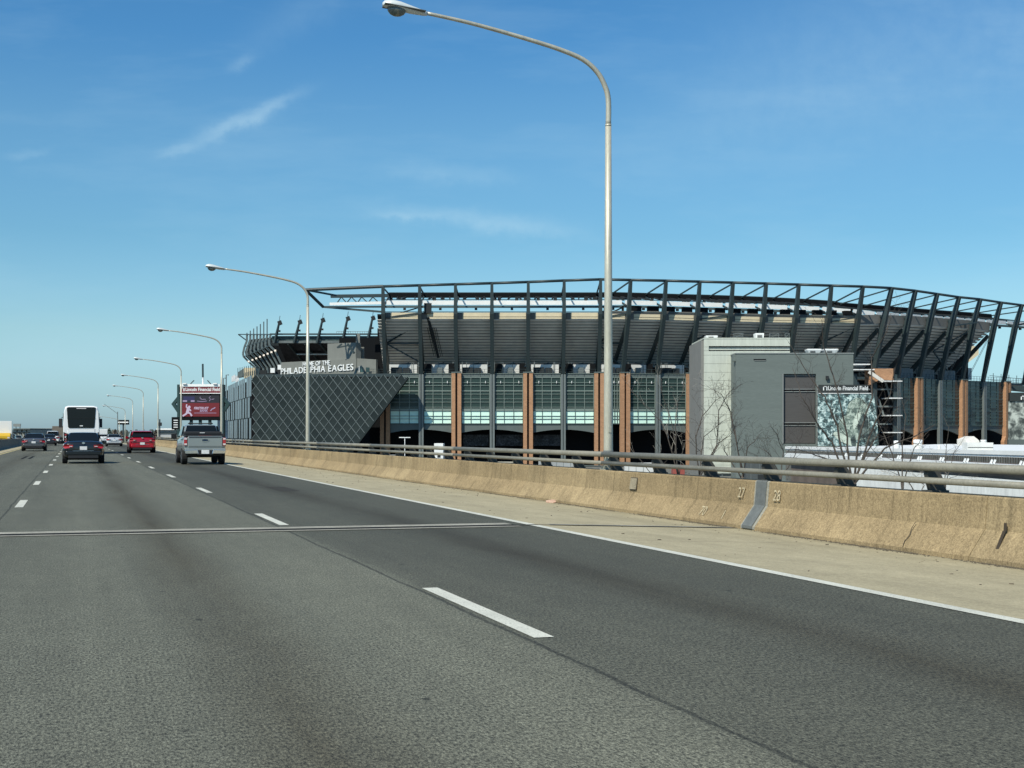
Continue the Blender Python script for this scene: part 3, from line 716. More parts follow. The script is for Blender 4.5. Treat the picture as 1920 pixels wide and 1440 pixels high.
# ---- base: pilasters, columns, glass
ZG0, ZB = uz(794.5, FY), GROUND
rowsY = [700.5,708,717.5,723,733,739,748,754,763.5,766.5,770.5,780,785.5,794.5]
def zrow(py): return uz(py, FY)
def vbox(c, u, w, n, d, z0, z1):
    return MB().obox(Vector((c.x, c.y, (z0+z1)/2)), u*w/2, -n*d/2, Vector((0,0,(z1-z0)/2)))
def pilaster(p, u, w, ztop_, zbot=ZB, par=stadium):
    n = nrm(u)
    MB().obox(Vector((p.x,p.y,(ztop_+zbot)/2))+n*.15, u*(w*.19), -n*.35, Vector((0,0,(ztop_-zbot)/2))).build('pilaster_groove', mat('pilaster groove', (.05,.032,.02), .9), par)
    for sg_ in (-1, 1):
        c = p + u*sg_*w*.31 + n*.5
        MB().obox(Vector((c.x,c.y,(ztop_+zbot)/2)), u*w*.20, -n*.6, Vector((0,0,(ztop_-zbot)/2))).build('brick_pilaster', MBRK, par)
    MB().obox(Vector((p.x,p.y,ztop_+.12))+n*.5, u*w*.53, -n*.68, Vector((0,0,.12))).build('pilaster_cap', MSPD, par)
def steelcol(p, u, w, ztop_, zbot=ZB):
    n = nrm(u)
    for sg_ in (-1,1):
        c = p + u*sg_*w*.30 + n*.35
        MB().obox(Vector((c.x,c.y,(ztop_+zbot)/2)), u*w*.20, -n*.4, Vector((0,0,(ztop_-zbot)/2))).build('steel_column', MST2, stadium)
    MB().obox(Vector((p.x,p.y,(ztop_+zbot)/2))+n*.2, u*w*.2, -n*.3, Vector((0,0,(ztop_-zbot)/2))).build('column_web', MSPD, stadium)
pil1 = [722.5, 856, 990, 1123]; st1 = [790, 923, 1056]
pil2 = [1170.5, 1294.5]; st2 = [1232.5]
P1 = {px: on_line(px, C1, U1) for px in pil1+st1}; P2 = {px: on_line(px, C1, U2) for px in pil2+st2}
ZPT = zrow(699.5)
for px in pil1: pilaster(P1[px], U1, 2.1, ZPT if px > 723 else zrow(741))
for px in st1: steelcol(P1[px], U1, 1.05, ZPT-.3)
for px in pil2: pilaster(P2[px], U2, 2.1, ZPT)
for px in st2: steelcol(P2[px], U2, 1.05, ZPT-.3)
_pane = {}
def glassbay(p, q, wl, wr, u):
    """curtain wall between two piers: panes, mullions, transoms"""
    n = nrm(u); a = p + u*wl; c = q - u*wr; wid = (c-a).length; nc = 3; pw = wid/nc
    for r in range(len(rowsY)-1):
        z1, z0 = zrow(rowsY[r]), zrow(rowsY[r+1])
        if r in (0, 9): pass
        band = (r == 9)
        if band:
            MB().obox((a+c)/2 + Vector((0,0,(z0+z1)/2)) + n*.06, u*wid/2, -n*.12, Vector((0,0,(z1-z0)/2))).build('transom_band', MMUL, stadium); continue
        for k in range(nc):
            key = (round(pw,2), r)
            if key not in _pane:
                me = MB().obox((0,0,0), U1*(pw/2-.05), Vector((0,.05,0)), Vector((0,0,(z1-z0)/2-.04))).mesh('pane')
                me.materials.append(MSPD if r == 0 else (MMINT if r >= 10 else MGL)); _pane[key] = me  # lower four rows take an even pale mint colour
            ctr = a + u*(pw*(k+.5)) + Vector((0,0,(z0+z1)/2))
            o = link_mesh('opaque_pane' if r == 0 or r >= 10 else 'glass_pane', _pane[key], stadium, ctr)
            jit = random.uniform(-.004,.004)
            o.rotation_euler = (random.uniform(-.004,.004), 0, math.atan2(u.y, u.x)+jit)
    m = MB(); md = MB()
    for r, py in enumerate(rowsY):
        z = zrow(py); h = .045 if r not in (4, 13) else .10
        (m if r <= 9 else md).obox((a+c)/2+Vector((0,0,z))+n*.12, u*wid/2, -n*.10, Vector((0,0,h)))
    for k in range(nc+1):
        b0 = a + u*min(max(pw*k, .06), wid-.06)
        m.obox(b0+Vector((0,0,(zrow(708)+zrow(766))/2))+n*.14, u*.05, -n*.09, Vector((0,0,(zrow(708)-zrow(766))/2)))
        md.obox(b0+Vector((0,0,(zrow(767)+zrow(794.5))/2))+n*.14, u*.05, -n*.09, Vector((0,0,(zrow(767)-zrow(794.5))/2)))
    m.build('mullion_grid', MMUL, stadium); md.build('mullion_grid', MMUL2, stadium)
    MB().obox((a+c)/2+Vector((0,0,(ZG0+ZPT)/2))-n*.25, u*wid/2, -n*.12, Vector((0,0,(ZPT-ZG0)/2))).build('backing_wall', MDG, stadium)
    # small lights on the top transom
    m = MB()
    for k in (.21,.85): m.obox(a+u*wid*k+n*.35+Vector((0,0,zrow(716.5))), u*.06, -n*.12, Vector((0,0,.25)))
    m.build('wall_light', MWH, stadium)
def archbay(p, q, wl, wr, u, rise_left):
    """grey spandrel with a curved lower edge; half of an arch"""
    n = nrm(u); a = p + u*wl; c = q - u*wr; wid = (c-a).length
    ylo, yhi = 811.5, 805.5; pts = [a+Vector((0,0,zrow(796)))]; N_ = 8
    pts = [a+Vector((0,0,zrow(795.3))), c+Vector((0,0,zrow(795.3)))]
    for k in range(N_+1):
        f = 1-k/N_; x = f if not rise_left else 1-f        # x=0 at the brick pier, 1 at the steel column
        y = yhi + (ylo-yhi)*(1-x)**1.8
        pts.append(a + (c-a)*f + Vector((0,0,zrow(y))))
    MB().prism(pts, -n*.5).build('arch_spandrel', MSPD, stadium)
seq = [(722.5,790),(790,856),(856,923),(923,990),(990,1056),(1056,1123)]
for a_, c_ in seq:
    wl = 1.1 if a_ in pil1 else .55; wr = 1.1 if c_ in pil1 else .55
    glassbay(P1[a_], P1[c_], wl, wr, U1); archbay(P1[a_], P1[c_], wl, wr, U1, a_ not in pil1)
glassbay(P1[1123], C1 + U1*.0, 1.1, .05, U1) ; glassbay(C1, P2[1170.5], .05, 1.1, U2)
for a_, c_ in ((1170.5,1232.5),(1232.5,1294.5)):
    wl = 1.1 if a_ in pil2 else .55; wr = 1.1 if c_ in pil2 else .55
    glassbay(P2[a_], P2[c_], wl, wr, U2); archbay(P2[a_], P2[c_], wl, wr, U2, a_ not in pil2)
# third facade, seen obliquely
pil3 = [1718.5, 1802.5, 1884]; st3 = [1681, 1760, 1843]
P3 = {px: on_line(px, C2, U3) for px in pil3+st3}
z3 = lambda i, py: py
ZP3 = uz(709.5, 344.5)
for px in pil3: pilaster(P3[px], U3, 2.3, ZP3)
for px in st3: steelcol(P3[px], U3, 1.2, ZP3-.3)
rows3 = [0,.045,.115,.19,.26,.33,.41,.47,.545,.60,.68,.75,.83,.91,1.0]
ZG3 = uz(797, 344.5)
pan3 = MB(); mul3 = MB()
for a_, c_ in ((1681,1718.5),(1718.5,1760),(1760,1802.5),(1802.5,1843),(1843,1884)):
    wl = 1.2 if a_ in pil3 else .6; wr = 1.2 if c_ in pil3 else .6
    n = nrm(U3); a = P3[a_]+U3*wl; c = P3[c_]-U3*wr; wid = (c-a).length; pw = wid/3
    for r in range(len(rows3)-1):
        z1 = ZP3+(ZG3-ZP3)*rows3[r]; z0 = ZP3+(ZG3-ZP3)*rows3[r+1]
        for k in range(3):
            t_ = random.uniform(-.02,.02)
            pan3.obox(a+U3*pw*(k+.5)+Vector((0,0,(z0+z1)/2)), U3*(pw/2-.05), -n*.05+U3*t_*.05, Vector((n.x*random.uniform(-.01,.01),n.y*random.uniform(-.01,.01),(z1-z0)/2-.04)))
        mul3.obox((a+c)/2+Vector((0,0,z0))+n*.1, U3*wid/2, -n*.09, Vector((0,0,.045 if r not in (5,9,13) else .12)))
    for k in range(4):
        b0 = a+U3*min(max(pw*k,.06),wid-.06); mul3.obox(b0+Vector((0,0,(ZP3+ZG3)/2))+n*.1, U3*.045, -n*.05, Vector((0,0,(ZP3-ZG3)/2)))
    MB().obox((a+c)/2+Vector((0,0,(ZP3+ZG3)/2))-n*.3, U3*wid/2, -n*.1, Vector((0,0,(ZP3-ZG3)/2))).build('backing_wall', MDK, stadium)
    pts = [a+Vector((0,0,ZG3-.1)), c+Vector((0,0,ZG3-.1))]
    for k in range(9):
        f = 1-k/8; x = f if a_ in pil3 else 1-f
        pts.append(a+(c-a)*f+Vector((0,0,ZG3-1.0-1.4*(1-x)**1.8)))
    MB().prism(pts, -n*.5).build('arch_spandrel', MSPD, stadium)
pan3.build('glass_pane', MGL3, stadium, kind='stuff'); mul3.build('mullion_grid', MMUL2, stadium)
# flare at pilaster feet on the third facade
for px in pil3:
    p = P3[px]; n = nrm(U3); z0, z1 = uz(838,350), uz(818,350)
    MB().prism([p-U3*1.15+Vector((0,0,z1)), p-U3*1.9+Vector((0,0,z1-1.4)), p-U3*1.9+Vector((0,0,ZB)), p-U3*1.15+Vector((0,0,ZB))], n*1.0).build('brick_foot', MBRK, stadium)
# concourse slab, edge band, dark interior behind the arches
def poly_slab(name, pts, z0, z1, m): return MB().prism([Vector((p.x,p.y,z0)) for p in pts], Vector((0,0,z1-z0))).build(name, m, stadium)
A0 = on_line(722.5, C1, U1) - U1*4; E3 = on_line(1930, C2, U3)
back = [E3-nrm(U3)*24, C2-(nrm(U2)+nrm(U3)).normalized()*26, C1-nrm(U2)*26, A0-nrm(U1)*26]
poly_slab('concourse_floor', [A0, C1, C2, E3]+back, ZC-.55, ZC-.1, MUND)
inn = lambda o: [A0-nrm(U1)*o, C1-(nrm(U1)+nrm(U2)).normalized()*o, C2-(nrm(U2)+nrm(U3)).normalized()*o, E3-nrm(U3)*o]
def ribbon(name, pts, z0, z1, m, th=.3):
    bb = MB()
    for p, q in zip(pts[:-1], pts[1:]):
        u = (q-p).normalized(); bb.prism([p+Vector((0,0,z0)), q+Vector((0,0,z0)), q+Vector((0,0,z1)), p+Vector((0,0,z1))], -nrm(u)*th)
    return bb.build(name, m, stadium)
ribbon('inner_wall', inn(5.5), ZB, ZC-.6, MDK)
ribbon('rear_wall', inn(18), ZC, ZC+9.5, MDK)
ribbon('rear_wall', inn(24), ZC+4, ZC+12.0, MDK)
ribbon('concourse_beam', inn(-.02), ZC-.65, ZC-.1, MST)
# rail at the concourse edge with posts
bb = MB(); pts = inn(-.15)
for p, q in zip(pts[:-1], pts[1:]):
    L_ = (q-p).length; u = (q-p)/L_
    for z in (.55,1.15): bb.bar(p+Vector((0,0,ZC+z)), q+Vector((0,0,ZC+z)), .06,.06)
    for k in range(int(L_/1.3)): bb.bar(p+u*(1.3*k)+Vector((0,0,ZC-.1)), p+u*(1.3*k)+Vector((0,0,ZC+1.15)), .07,.07)
bb.build('concourse_rail', MST, stadium)
# stuff on the concourse: kiosks, cabinets, white wall patches, thin posts
rnd = random.Random(5)
for i in range(0, 14):
    B, n, u = FR[i][0], FR[i][1], FR[i][2]
    L_ = (FR[i+1][0]-B).length if i != 6 else 6
    def kb(x0, x1, o, z0, z1, m, name):
        x0, x1 = min(x0, L_-.4), min(x1, L_-.2)
        MB().obox(B+u*(x0+x1)/2-n*o+Vector((0,0,ZC+(z0+z1)/2)), u*(x1-x0)/2, -n*.6, Vector((0,0,(z1-z0)/2))).build(name, m, stadium)
    kb(.7, 6.9, 2.6, 0.2, 2.3, MBW, 'concession_stand')
    kb(.6, 7.1, 3.0, 2.3, 2.6, MDG, 'stand_roof')
    if i % 2 == 0:
        kb(1.2, 3.6, 1.2, 0, 1.6, MDG, 'cabinet'); kb(3.9, 5.4, 1.2, 0, 1.5, MDG, 'cabinet')
    else:
        kb(.6, 2.2, 1.3, 0, 2.4, MDK, 'cabinet'); kb(3.4, 4.6, 1.6, 0.2, 1.6, MST2, 'cabinet'); kb(6.0, 7.2, 1.3, 0, 2.5, MDK, 'cabinet')
    bb = MB()
    for k in range(4):
        x = rnd.uniform(.4, L_-.4); bb.bar(B+u*x-n*2+Vector((0,0,ZC)), B+u*x-n*2+Vector((0,0,ZC+2.9)), .12,.12)
    bb.bar(B+u*.2-n*1.5+Vector((0,0,ZC+rnd.uniform(.2,.6))), B+u*(L_*.6)-n*6+Vector((0,0,ZC+2.9)), .2,.2)
    bb.build('concourse_post', MST2, stadium)
for i in range(15, 21):
    B, n, u = FR[i][0], FR[i][1], FR[i][2]
    if i in (16, 17, 18, 19): MB().obox(B+u*4.2-n*7+Vector((0,0,ZC+1.5)), u*3.2, -n*.5, Vector((0,0,1.3))).build('concession_stand', mat('grey kiosk', (.19,.2,.2), .7, var=.2, vscale=.6), stadium)
# distant opposite deck end seen through the right opening
m = MB(); q = U(1812, 700, 410)
m.prism([U(1802,690,410), U(1835,665,410), U(1835,650,410), U(1822,648,410), U(1800,676,410)], Vector((0,3,0))); m.build('far_deck_end', MBEI, stadium)
m = MB(); m.prism([U(1800,712,400), U(1822,712,400), U(1822,690,400), U(1800,690,400)], Vector((0,2,0))); m.build('stair_wall', MUND, stadium)

# interior behind the arches: banners on the inner wall (large dim photo prints, generic)
m = MB()
for (a_, c_) in ((868,916),(930,980),(1000,1050)):
    m.prism([U(a_,815,FY+3.6), U(c_,815,FY+3.6), U(c_,836,FY+3.6), U(a_,836,FY+3.6)], Vector((0,.1,0)))
m.build('inner_banner', mat('dim banner print', (.045,.047,.05), .8, var=.8, vscale=1.0, fine=.8, fscale=3), stadium)

# ---- right end: walkway and second banner
MB().obox(Vector((143, 388, uz(733,388))), (14,0,-1.4), (0,2.2,0), (0,0,.7)).build('walkway_deck', MST, stadium)
bb = MB()
for k in range(14):
    x = 129+2.1*k; zz = uz(733,388)+.7-(x-143)*.1
    bb.bar((x,386,zz),(x,386,zz+2.6), .12,.12)
bb.bar((128,386,uz(733,388)+3.6+.5),(157,386,uz(733,388)+.8), .1,.1); bb.bar((128,386,uz(733,388)+2.9),(157,386,uz(733,388)), .1,.1)
bb.build('walkway_rail', MST, stadium)
bb = MB()
for x in (132.5, 138.0, 143): bb.bar((x,388,ZB),(x,388,uz(733,388)-.6), .9,.9)
bb.build('walkway_pier', MST, stadium)

# ================================================================== diamond clad ramp wall
MPAN = [mat('dark cladding %s' % w, c, 0.5, 0.0, var=0.16, vscale=0.8, spec=0.2) for w, c in (('a',(.022,.031,.031)),('b',(.027,.037,.036)),('c',(.017,.025,.025)))]
MLIN = mat('cladding lit edge', (0.115, 0.14, 0.137), 0.5, 0.0)
ramp = thing('ramp_tower', 'dark stadium ramp wall clad in diamond shaped metal panels with a slanted right edge', 'clad wall')
RY = 313.0
def rx(px): return ux(px, RY)
def rz_(py): return uz(py, RY)
# body behind the panels, slanted right edge like the photo
xl, xtr, xbr = rx(474), rx(764), rx(668)
ztp, zbt = rz_(703.5), GROUND
zsl = rz_(709)
PW, PH = 17.05/FPX*RY, 22.3/FPX*RY
slope_dx = PW/PH
xbot = xtr - slope_dx*(zsl-zbt)
bodyp = [Vector((xl,RY+.3,zbt)), Vector((xbot,RY+.3,zbt)), Vector((xtr,RY+.3,zsl)), Vector((xtr-1.0,RY+.3,ztp-.3)), Vector((xl,RY+.3,ztp-.6))]
MB().prism(bodyp, Vector((0,3.8,0))).build('wall_core', MDK, ramp)
# panel size; bars painting the lit panel edges follow below
PW, PH = 17.05/FPX*RY, 22.3/FPX*RY
def clip_ok(x, z): return True
dm = []
for k, mm in enumerate(MPAN):
    b_ = MB(); g_ = .075
    pts = [Vector((0,0,PH/2-g_*1.3)), Vector((PW/2-g_,0,0)), Vector((0,0,-PH/2+g_*1.3)), Vector((-PW/2+g_,0,0))]
    b_.prism(pts, Vector((0,.16,0)))
    # pressed ribs running along one diagonal
    for j in (-.25, 0, .25):
        a = pts[3].lerp(pts[0], .5+j) ; c = pts[2].lerp(pts[1], .5+j)
        b_.bar(a.lerp(c,.06)+Vector((0,-.015,0)), a.lerp(c,.94)+Vector((0,-.015,0)), .06, .03)
    me = b_.mesh('diamond'); me.materials.append(mm); dm.append(me)
cnt = 0
z_first = rz_(712.5)
xg = xtr - slope_dx*(zsl-z_first) - PW/2; xg -= PW*round((xg-rx(482))/PW)
edge_tiles = MB()
for r in range(-1, 14):
    zc = z_first - r*PH/2
    for cidx in range(-1, 20):
        xc = xg + cidx*PW + (PW/2 if r % 2 else 0)
        if r == -1:
            continue
        xr = xtr - slope_dx*(zsl-zc)          # right edge at this height
        if xc + PW/2 > xr + .1: continue
        if xc - PW/2 < xl - 1.2: continue
        o = link_mesh('cladding_panel', dm[random.choice((0,0,1,1,2))], ramp, (xc, RY-.12, zc))
        o.rotation_euler = (random.uniform(-.02,.02)-.02, 0, random.uniform(-.012,.012)); cnt += 1
# pale bars imitate panel edges catching light; down-right set coloured brighter
fr = MB(); MLIN2 = mat('cladding lit edge bright', (.165,.195,.19), .5, 0.0); fr2 = MB()
xc0 = xg
for k in range(-14, 40):
    for sg_, dst in ((1, fr2), (-1, fr)):
        pts_ = []
        for st in range(0, 200):
            z = z_first + PH/2 - st*PH/12
            x = xc0 + (k-.0)*PW + sg_*(z_first-z)*PW/PH + PW/2
            xr = xtr - slope_dx*(zsl-z)
            if z < zbt or x < xl-.2 or x > xr+.06 or z > z_first+PH*.45: continue
            pts_.append(Vector((x, RY-.16, z)))
        if len(pts_) > 2: dst.bar(pts_[0], pts_[-1], .08, .10)
fr.build('painted_lit_edge', MLIN, ramp); fr2.build('painted_lit_edge', MLIN2, ramp)
# edge trim of the slanted side and the dark return behind it
MB().bar(Vector((xtr+.1,RY-.1,zsl+.2)), Vector((xbot+.1,RY-.1,zbt)), .5, .35).build('edge_trim', MPAN[0], ramp)
MB().bar(Vector((xl+.6,RY+1.2,rz_(705))), Vector((xtr-1.6,RY+1.2,rz_(703))), 1.8, .7).build('parapet_cap', MST, ramp)
# left return wall: tall facets running away
p0 = Vector((xl-.25, RY+.6, 0)); p1 = Vector((ux(417,405), 405, 0)); uu = (p1-p0).normalized(); nn = Vector((uu.y,-uu.x,0))
if nn.x > 0: nn = -nn
top0, top1 = uz(703,RY), uz(729,405)
MB().prism([p0+Vector((0,0,zbt)), p1+Vector((0,0,zbt)), p1+Vector((0,0,top1-1)), p0+Vector((0,0,top0-1))], -nn*2).build('wall_core', MDK, ramp)
L_ = (p1-p0).length; N_ = 13; MFA = mat('facet panel', (0.20,0.245,0.26), 0.35, 0.2, var=0.2, vscale=0.25, spec=.5, stretch=(1,1,.4))
for r in range(5):
    for k in range(N_):
        f0 = (k+(.5 if r%2 else 0)+random.uniform(-.08,.08))/N_; f1 = f0 + random.uniform(.86,1.0)/N_
        if f1 > 1: continue
        zt0 = top0+(top1-top0)*f0; H_ = (zt0-zbt)
        za, zb_ = zt0 - H_*(r/5) - .05, zt0 - H_*((r+1)/5) + .1
        a, c = p0+uu*L_*f0, p0+uu*L_*f1; tl = .15+random.random()*.3
        MB().prism([a+nn*tl+Vector((0,0,(za+zb_)/2)), a.lerp(c,.5)+nn*.25+Vector((0,0,zb_-1.0)), c+nn*.12+Vector((0,0,(za+zb_)/2)), a.lerp(c,.5)+nn*.25+Vector((0,0,za+1.0))][::-1] if False else
                   [a+nn*tl+Vector((0,0,zb_)), c+nn*.1+Vector((0,0,zb_)), c+nn*.1+Vector((0,0,za)), a+nn*tl+Vector((0,0,za))], -nn*.1).build('facet_panel', MFA, ramp)

# ================================================================== sign building behind the ramp wall
MSGN = mat('grey sign wall', (0.185, 0.19, 0.17), 0.85, var=0.08, vscale=0.4, fine=.05, fscale=5)
sb = thing('sign_building', 'grey stepped roof building carrying the large white HOME OF THE PHILADELPHIA EAGLES lettering', 'building')
S0, S1, S2 = Vector((ux(527,346),346,0)), Vector((ux(668,322),322,0)), Vector((ux(705,321),321,0))
us = (S1-S0).normalized(); ns = Vector((us.y,-us.x,0)); ns = ns if ns.y < 0 else -ns
def wallp(name, p, q, z0a, z0b, z1a, z1b, depth, m, par):
    n = Vector(((q-p).y, -(q-p).x, 0)).normalized(); n = n if n.y < 0 else -n
    return MB().prism([p+Vector((0,0,z0a)), q+Vector((0,0,z0b)), q+Vector((0,0,z1b)), p+Vector((0,0,z1a))], -n*depth).build(name, m, par)
wallp('sign_wall', S0, S1, uz(712,346), uz(712,322), uz(679.5,346), uz(672.5,322), 2.0, MSGN, sb)
T0, T1 = S0+us*((S1-S0).length*.63), S0+us*((S1-S0).length*.99)
wallp('tower_wall', T0+Vector((0,.6,0)), T1+Vector((0,.6,0)), uz(690,325), uz(690,325), uz(643.5,330), uz(643,324), 1.4, MSGN, sb)
wallp('tower_step', T1+Vector((-.1,3,0)), T1+Vector((1.6,3,0)), uz(690,325), uz(690,325), uz(650.5,325), uz(650.5,325), 1.0, MSGN, sb)
wallp('side_block', S1+Vector((.2,-.2,0)), S2, uz(706,321), uz(706,321), uz(671.5,321), uz(674,321), 1.5, MSGN, sb)
MB().obox(T0+Vector((7.0,1.0,uz(640,328))), (.45,0,0),(0,.6,0),(0,0,2.0)).build('chimney_box', MSGN, sb)
for a_, c_ in ((675,682),(686,693)):
    MB().prism([U(a_,698,320.6), U(c_,698,320.6), U(c_,689,320.6), U(a_,689,320.6)], Vector((0,-.06,0))).build('window', MGL3, sb)
MB().prism([U(673,698,320.4), U(674,698,320.4), U(674,687,320.4), U(673,687,320.4)], Vector((0,-.2,0))).build('door_frame', MWH, sb)
m = MB(); m.bar(U(641,645,318),U(632,652,318),.35,.35).bar(U(632,652,318),U(652,648,318),.3,.3).bar(U(652,645,318),U(664,662,316),.35,.35); m.build('roof_brace', MST, sb)
MLET = mat('white channel letter', (0.80,0.81,0.79), 0.45)
MLETS = mat('letter return', (0.3,0.3,0.3), 0.6)
def letters(s, h, p, uvec, total, par, depth=.05, bold=.012):
    """one object per letter along uvec from p; fitted to total length"""
    adv = []; ms = []
    for ch in s:
        if ch == ' ': adv.append((None, 0, .34*h)); continue
        me, x0, x1 = text_mesh(ch, h/.70, bold*h, depth); adv.append((me, x0, x1))
    gap = .13*h; W_ = sum((x1-x0 if m_ else x1)+gap for m_, x0, x1 in adv)-gap; k = total/W_
    x = 0; n = uvec.cross(Vector((0,0,1)))
    for me, x0, x1 in adv:
        if me is None: x += (x1+gap)*k; continue
        for v in me.vertices:
            c = v.co.copy(); v.co = Vector(p) + uvec*(x+(c.x-x0)*k) + Vector((0,0,c.y)) + n*(c.z+depth)
        me.materials.append(MLET); o = bpy.data.objects.new('letter', me); COL.objects.link(o); o.parent = par
        x += ((x1-x0)+gap)*k
Ls = (S1-S0).length
pa = S0+us*(Ls*.008)+ns*.15; letters('PHILADELPHIA EAGLES', 1.42, pa+Vector((0,0,uz(702,346))), us, Ls*.965, sb)
pb = S0+us*(Ls*.315)+ns*.15; letters('HOME OF THE', 1.0, pb+Vector((0,0,uz(686.8,338))), us, Ls*.36, sb)

# ================================================================== corner stand (far)
cs = thing('corner_stand', 'far dark corner stand with curved side fins and thin masts behind the sign building', 'stadium')
MCF = mat('fin steel', (0.10,0.125,0.125), 0.45, 0.0, spec=.5)
NFN = 8
FPROF = []
for k in range(NFN):            # far frame first; each frame is the outline of one side rib of the curved end
    Yk = 446 - 5.0*k; d = lambda px, py: U(px, py, Yk)
    FPROF.append([d(480+7.3*k,700), d(479+7.2*k,690-.5*k), d(466+7.1*k,678-2.9*k), d(457+7.0*k,669-3.0*k), d(455.5+7.0*k,663-2.8*k), d(458.5+6.6*k,650-1.9*k), d(463+6.3*k,639-1.2*k), d(463+6.3*k,627)])
masttop = [624,620,616,612,607.5,603,598,604]
for k, pts in enumerate(FPROF):
    m = MB()
    for a, c in zip(pts[:-1], pts[1:]): m.bar(a, c, .55, .5, up=(0,1,0))
    m.build('side_fin', MCF, cs)
    tip_ = pts[-1].copy(); tip_.z = uz(masttop[k], 446-5.0*k)
    if k < 7: MB().tube([pts[-1], tip_], .17, 6).build('mast', MCF, cs)
    MB().obox(pts[2]+Vector((.2,-1,.0)), (.24,0,0),(0,.2,0),(0,0,.24)).build('deck_light', emis('deck lamp', (1,.93,.8), .9), cs)
for k in range(NFN-1):
    A_, B_ = FPROF[k], FPROF[k+1]; m = MB()
    for q in (1,2): m.add([A_[q]+Vector((.4,.6,.3)), B_[q]+Vector((.4,.6,.3)), B_[q+1]+Vector((.4,.6,.3)), A_[q+1]+Vector((.4,.6,.3))], [(0,1,2,3)])
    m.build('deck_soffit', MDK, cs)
    m = MB(); m.bar(A_[3], B_[3], .22,.22).bar(A_[5], B_[5], .2,.2); m.build('side_rail', MST, cs)
    MB().bar(A_[7], B_[7], .3,.3).build('top_rail', MST, cs)
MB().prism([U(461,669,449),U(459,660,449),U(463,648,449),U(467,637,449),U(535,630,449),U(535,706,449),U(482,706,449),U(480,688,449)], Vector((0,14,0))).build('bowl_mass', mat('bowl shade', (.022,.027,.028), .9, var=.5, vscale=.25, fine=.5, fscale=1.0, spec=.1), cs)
tp = U(447, 627, 448); m = MB(); m.bar(tp, FPROF[0][7], .28,.28).bar(tp, FPROF[0][6], .28,.28); m.build('tip_frame', MST, cs)
# straight end deck
EY = 402
bx = lambda a,c,y0,y1,Y0,Y1: MB().box((ux(a,EY),Y0,uz(y1,EY)),(ux(c,EY),Y1,uz(y0,EY)))
bx(507,742,625.5,628,EY-1,EY).build('top_rail', MST, cs)
bx(510,742,630,639,EY,EY+.4).build('deck_screen', mat('screen', (.035,.06,.055), .5, var=.6, vscale=.5, fine=.5, fscale=2), cs)
bx(512,742,639,643.5,EY-.6,EY).build('deck_fascia', mat('fascia grey', (.12,.14,.135), .6, var=.3, vscale=1), cs)
m = MB()
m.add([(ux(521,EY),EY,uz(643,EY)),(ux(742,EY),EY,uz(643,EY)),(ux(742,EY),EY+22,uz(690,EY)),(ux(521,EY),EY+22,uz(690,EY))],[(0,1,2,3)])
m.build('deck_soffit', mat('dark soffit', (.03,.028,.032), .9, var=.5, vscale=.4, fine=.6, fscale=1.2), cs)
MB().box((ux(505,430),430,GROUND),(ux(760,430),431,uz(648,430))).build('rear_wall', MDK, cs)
MB().box((ux(636,396),396,uz(705,395)),(ux(760,395),397,uz(633,395))).build('rear_wall', MDK, cs)
for px in (540,571,600,629,660,690): MB().bar((ux(px,EY),EY-.2,uz(643,EY)), (ux(px+24,EY),EY+20,uz(689,EY)), .5,.9).build('deck_raker', MST, cs)
bx(550,612,661,663,EY+6,EY+7).build('cross_beam', MUND, cs)
for px, yt in ((515,604),(552,602.5),(595,599),(642,596),(689,595)):
    lean = 9 if px > 540 else 8
    m = MB(); a, c = U(px,643,EY-.8), U(px+lean,yt+3,EY-2); m.bar(a, c, .75,.7,.4,.4); m.build('light_mast', MST, cs)
    m = MB(); m.obox(c+Vector((.3,-.3,.2)), (.5,0,.2),(0,.4,0),(-.2,0,.55)); m.bar(c, c+Vector((.3,0,2.2)), .12,.12); m.obox(a.lerp(c,.62)+Vector((.5,0,0)), (.35,0,0),(0,.3,0),(0,0,.25)); m.build('light_cluster', MDG, cs)
bb = MB()
for k in range(16): bb.bar(U(631+4.4*k,626,EY-1), U(631+4.4*k,621.5,EY-1), .08,.08)
bb.bar(U(631,621.5,EY-1),U(697,621.5,EY-1),.1,.1); bb.build('roof_railing', MST2, cs)
# pale gable wall and white screens left of the sign building
pw_ = thing('roof_enclosure', 'pale beige rooftop enclosure beside white fence screens at the left end of the stadium', 'roof enclosure')
MB().box((ux(457,350),350,uz(709,350)),(ux(479,350),356,uz(689.5,350))).build('enclosure_wall', MBEI, pw_)
MB().prism([U(446,708,352),U(458,706,350),U(458,690,350),U(446,698,352)], Vector((0,2,0))).build('side_panel', MSPD, pw_)
m = MB()
for k in range(9): m.bar(U(446+4*k,708-.6*k,349), U(446+4*k,690-.9*k,349), .12,.12)
m.build('fence_post', MST, pw_)
for a_, c_ in ((434,441),(441.5,448)):
    MB().prism([U(a_,717,360),U(c_,714,360),U(c_,702,360),U(a_,706,360)], Vector((0,.2,0))).build('white_screen', mat('white screen', (.6,.62,.62), .7, var=.35, vscale=1.2), pw_)
m = MB(); m.tube([U(424,730,395),U(424,703,395),U(429,703,395)], .16, 5).tube([U(419,730,400),U(419,709,400),U(423,709,400)], .14, 5); m.build('light_arm', MST2, pw_)
m = MB()
for a_, c_, y0, y1, nm in ((505,513,692,706,0),(516,526,690,706,0),(486,500,694,706,0)): m.box((ux(a_,352),352,uz(y1,352)),(ux(c_,352),353,uz(y0,352)))
m.build('dark_cabinet', MDG, pw_)
MB().box((ux(520.5,351),351,uz(693,351)),(ux(527,351),351.4,uz(684,351))).build('white_panel', MWH, pw_)
MB().box((ux(507,351),351,uz(699,351)),(ux(515,351),351.4,uz(690,351))).build('white_panel', MWH, pw_)

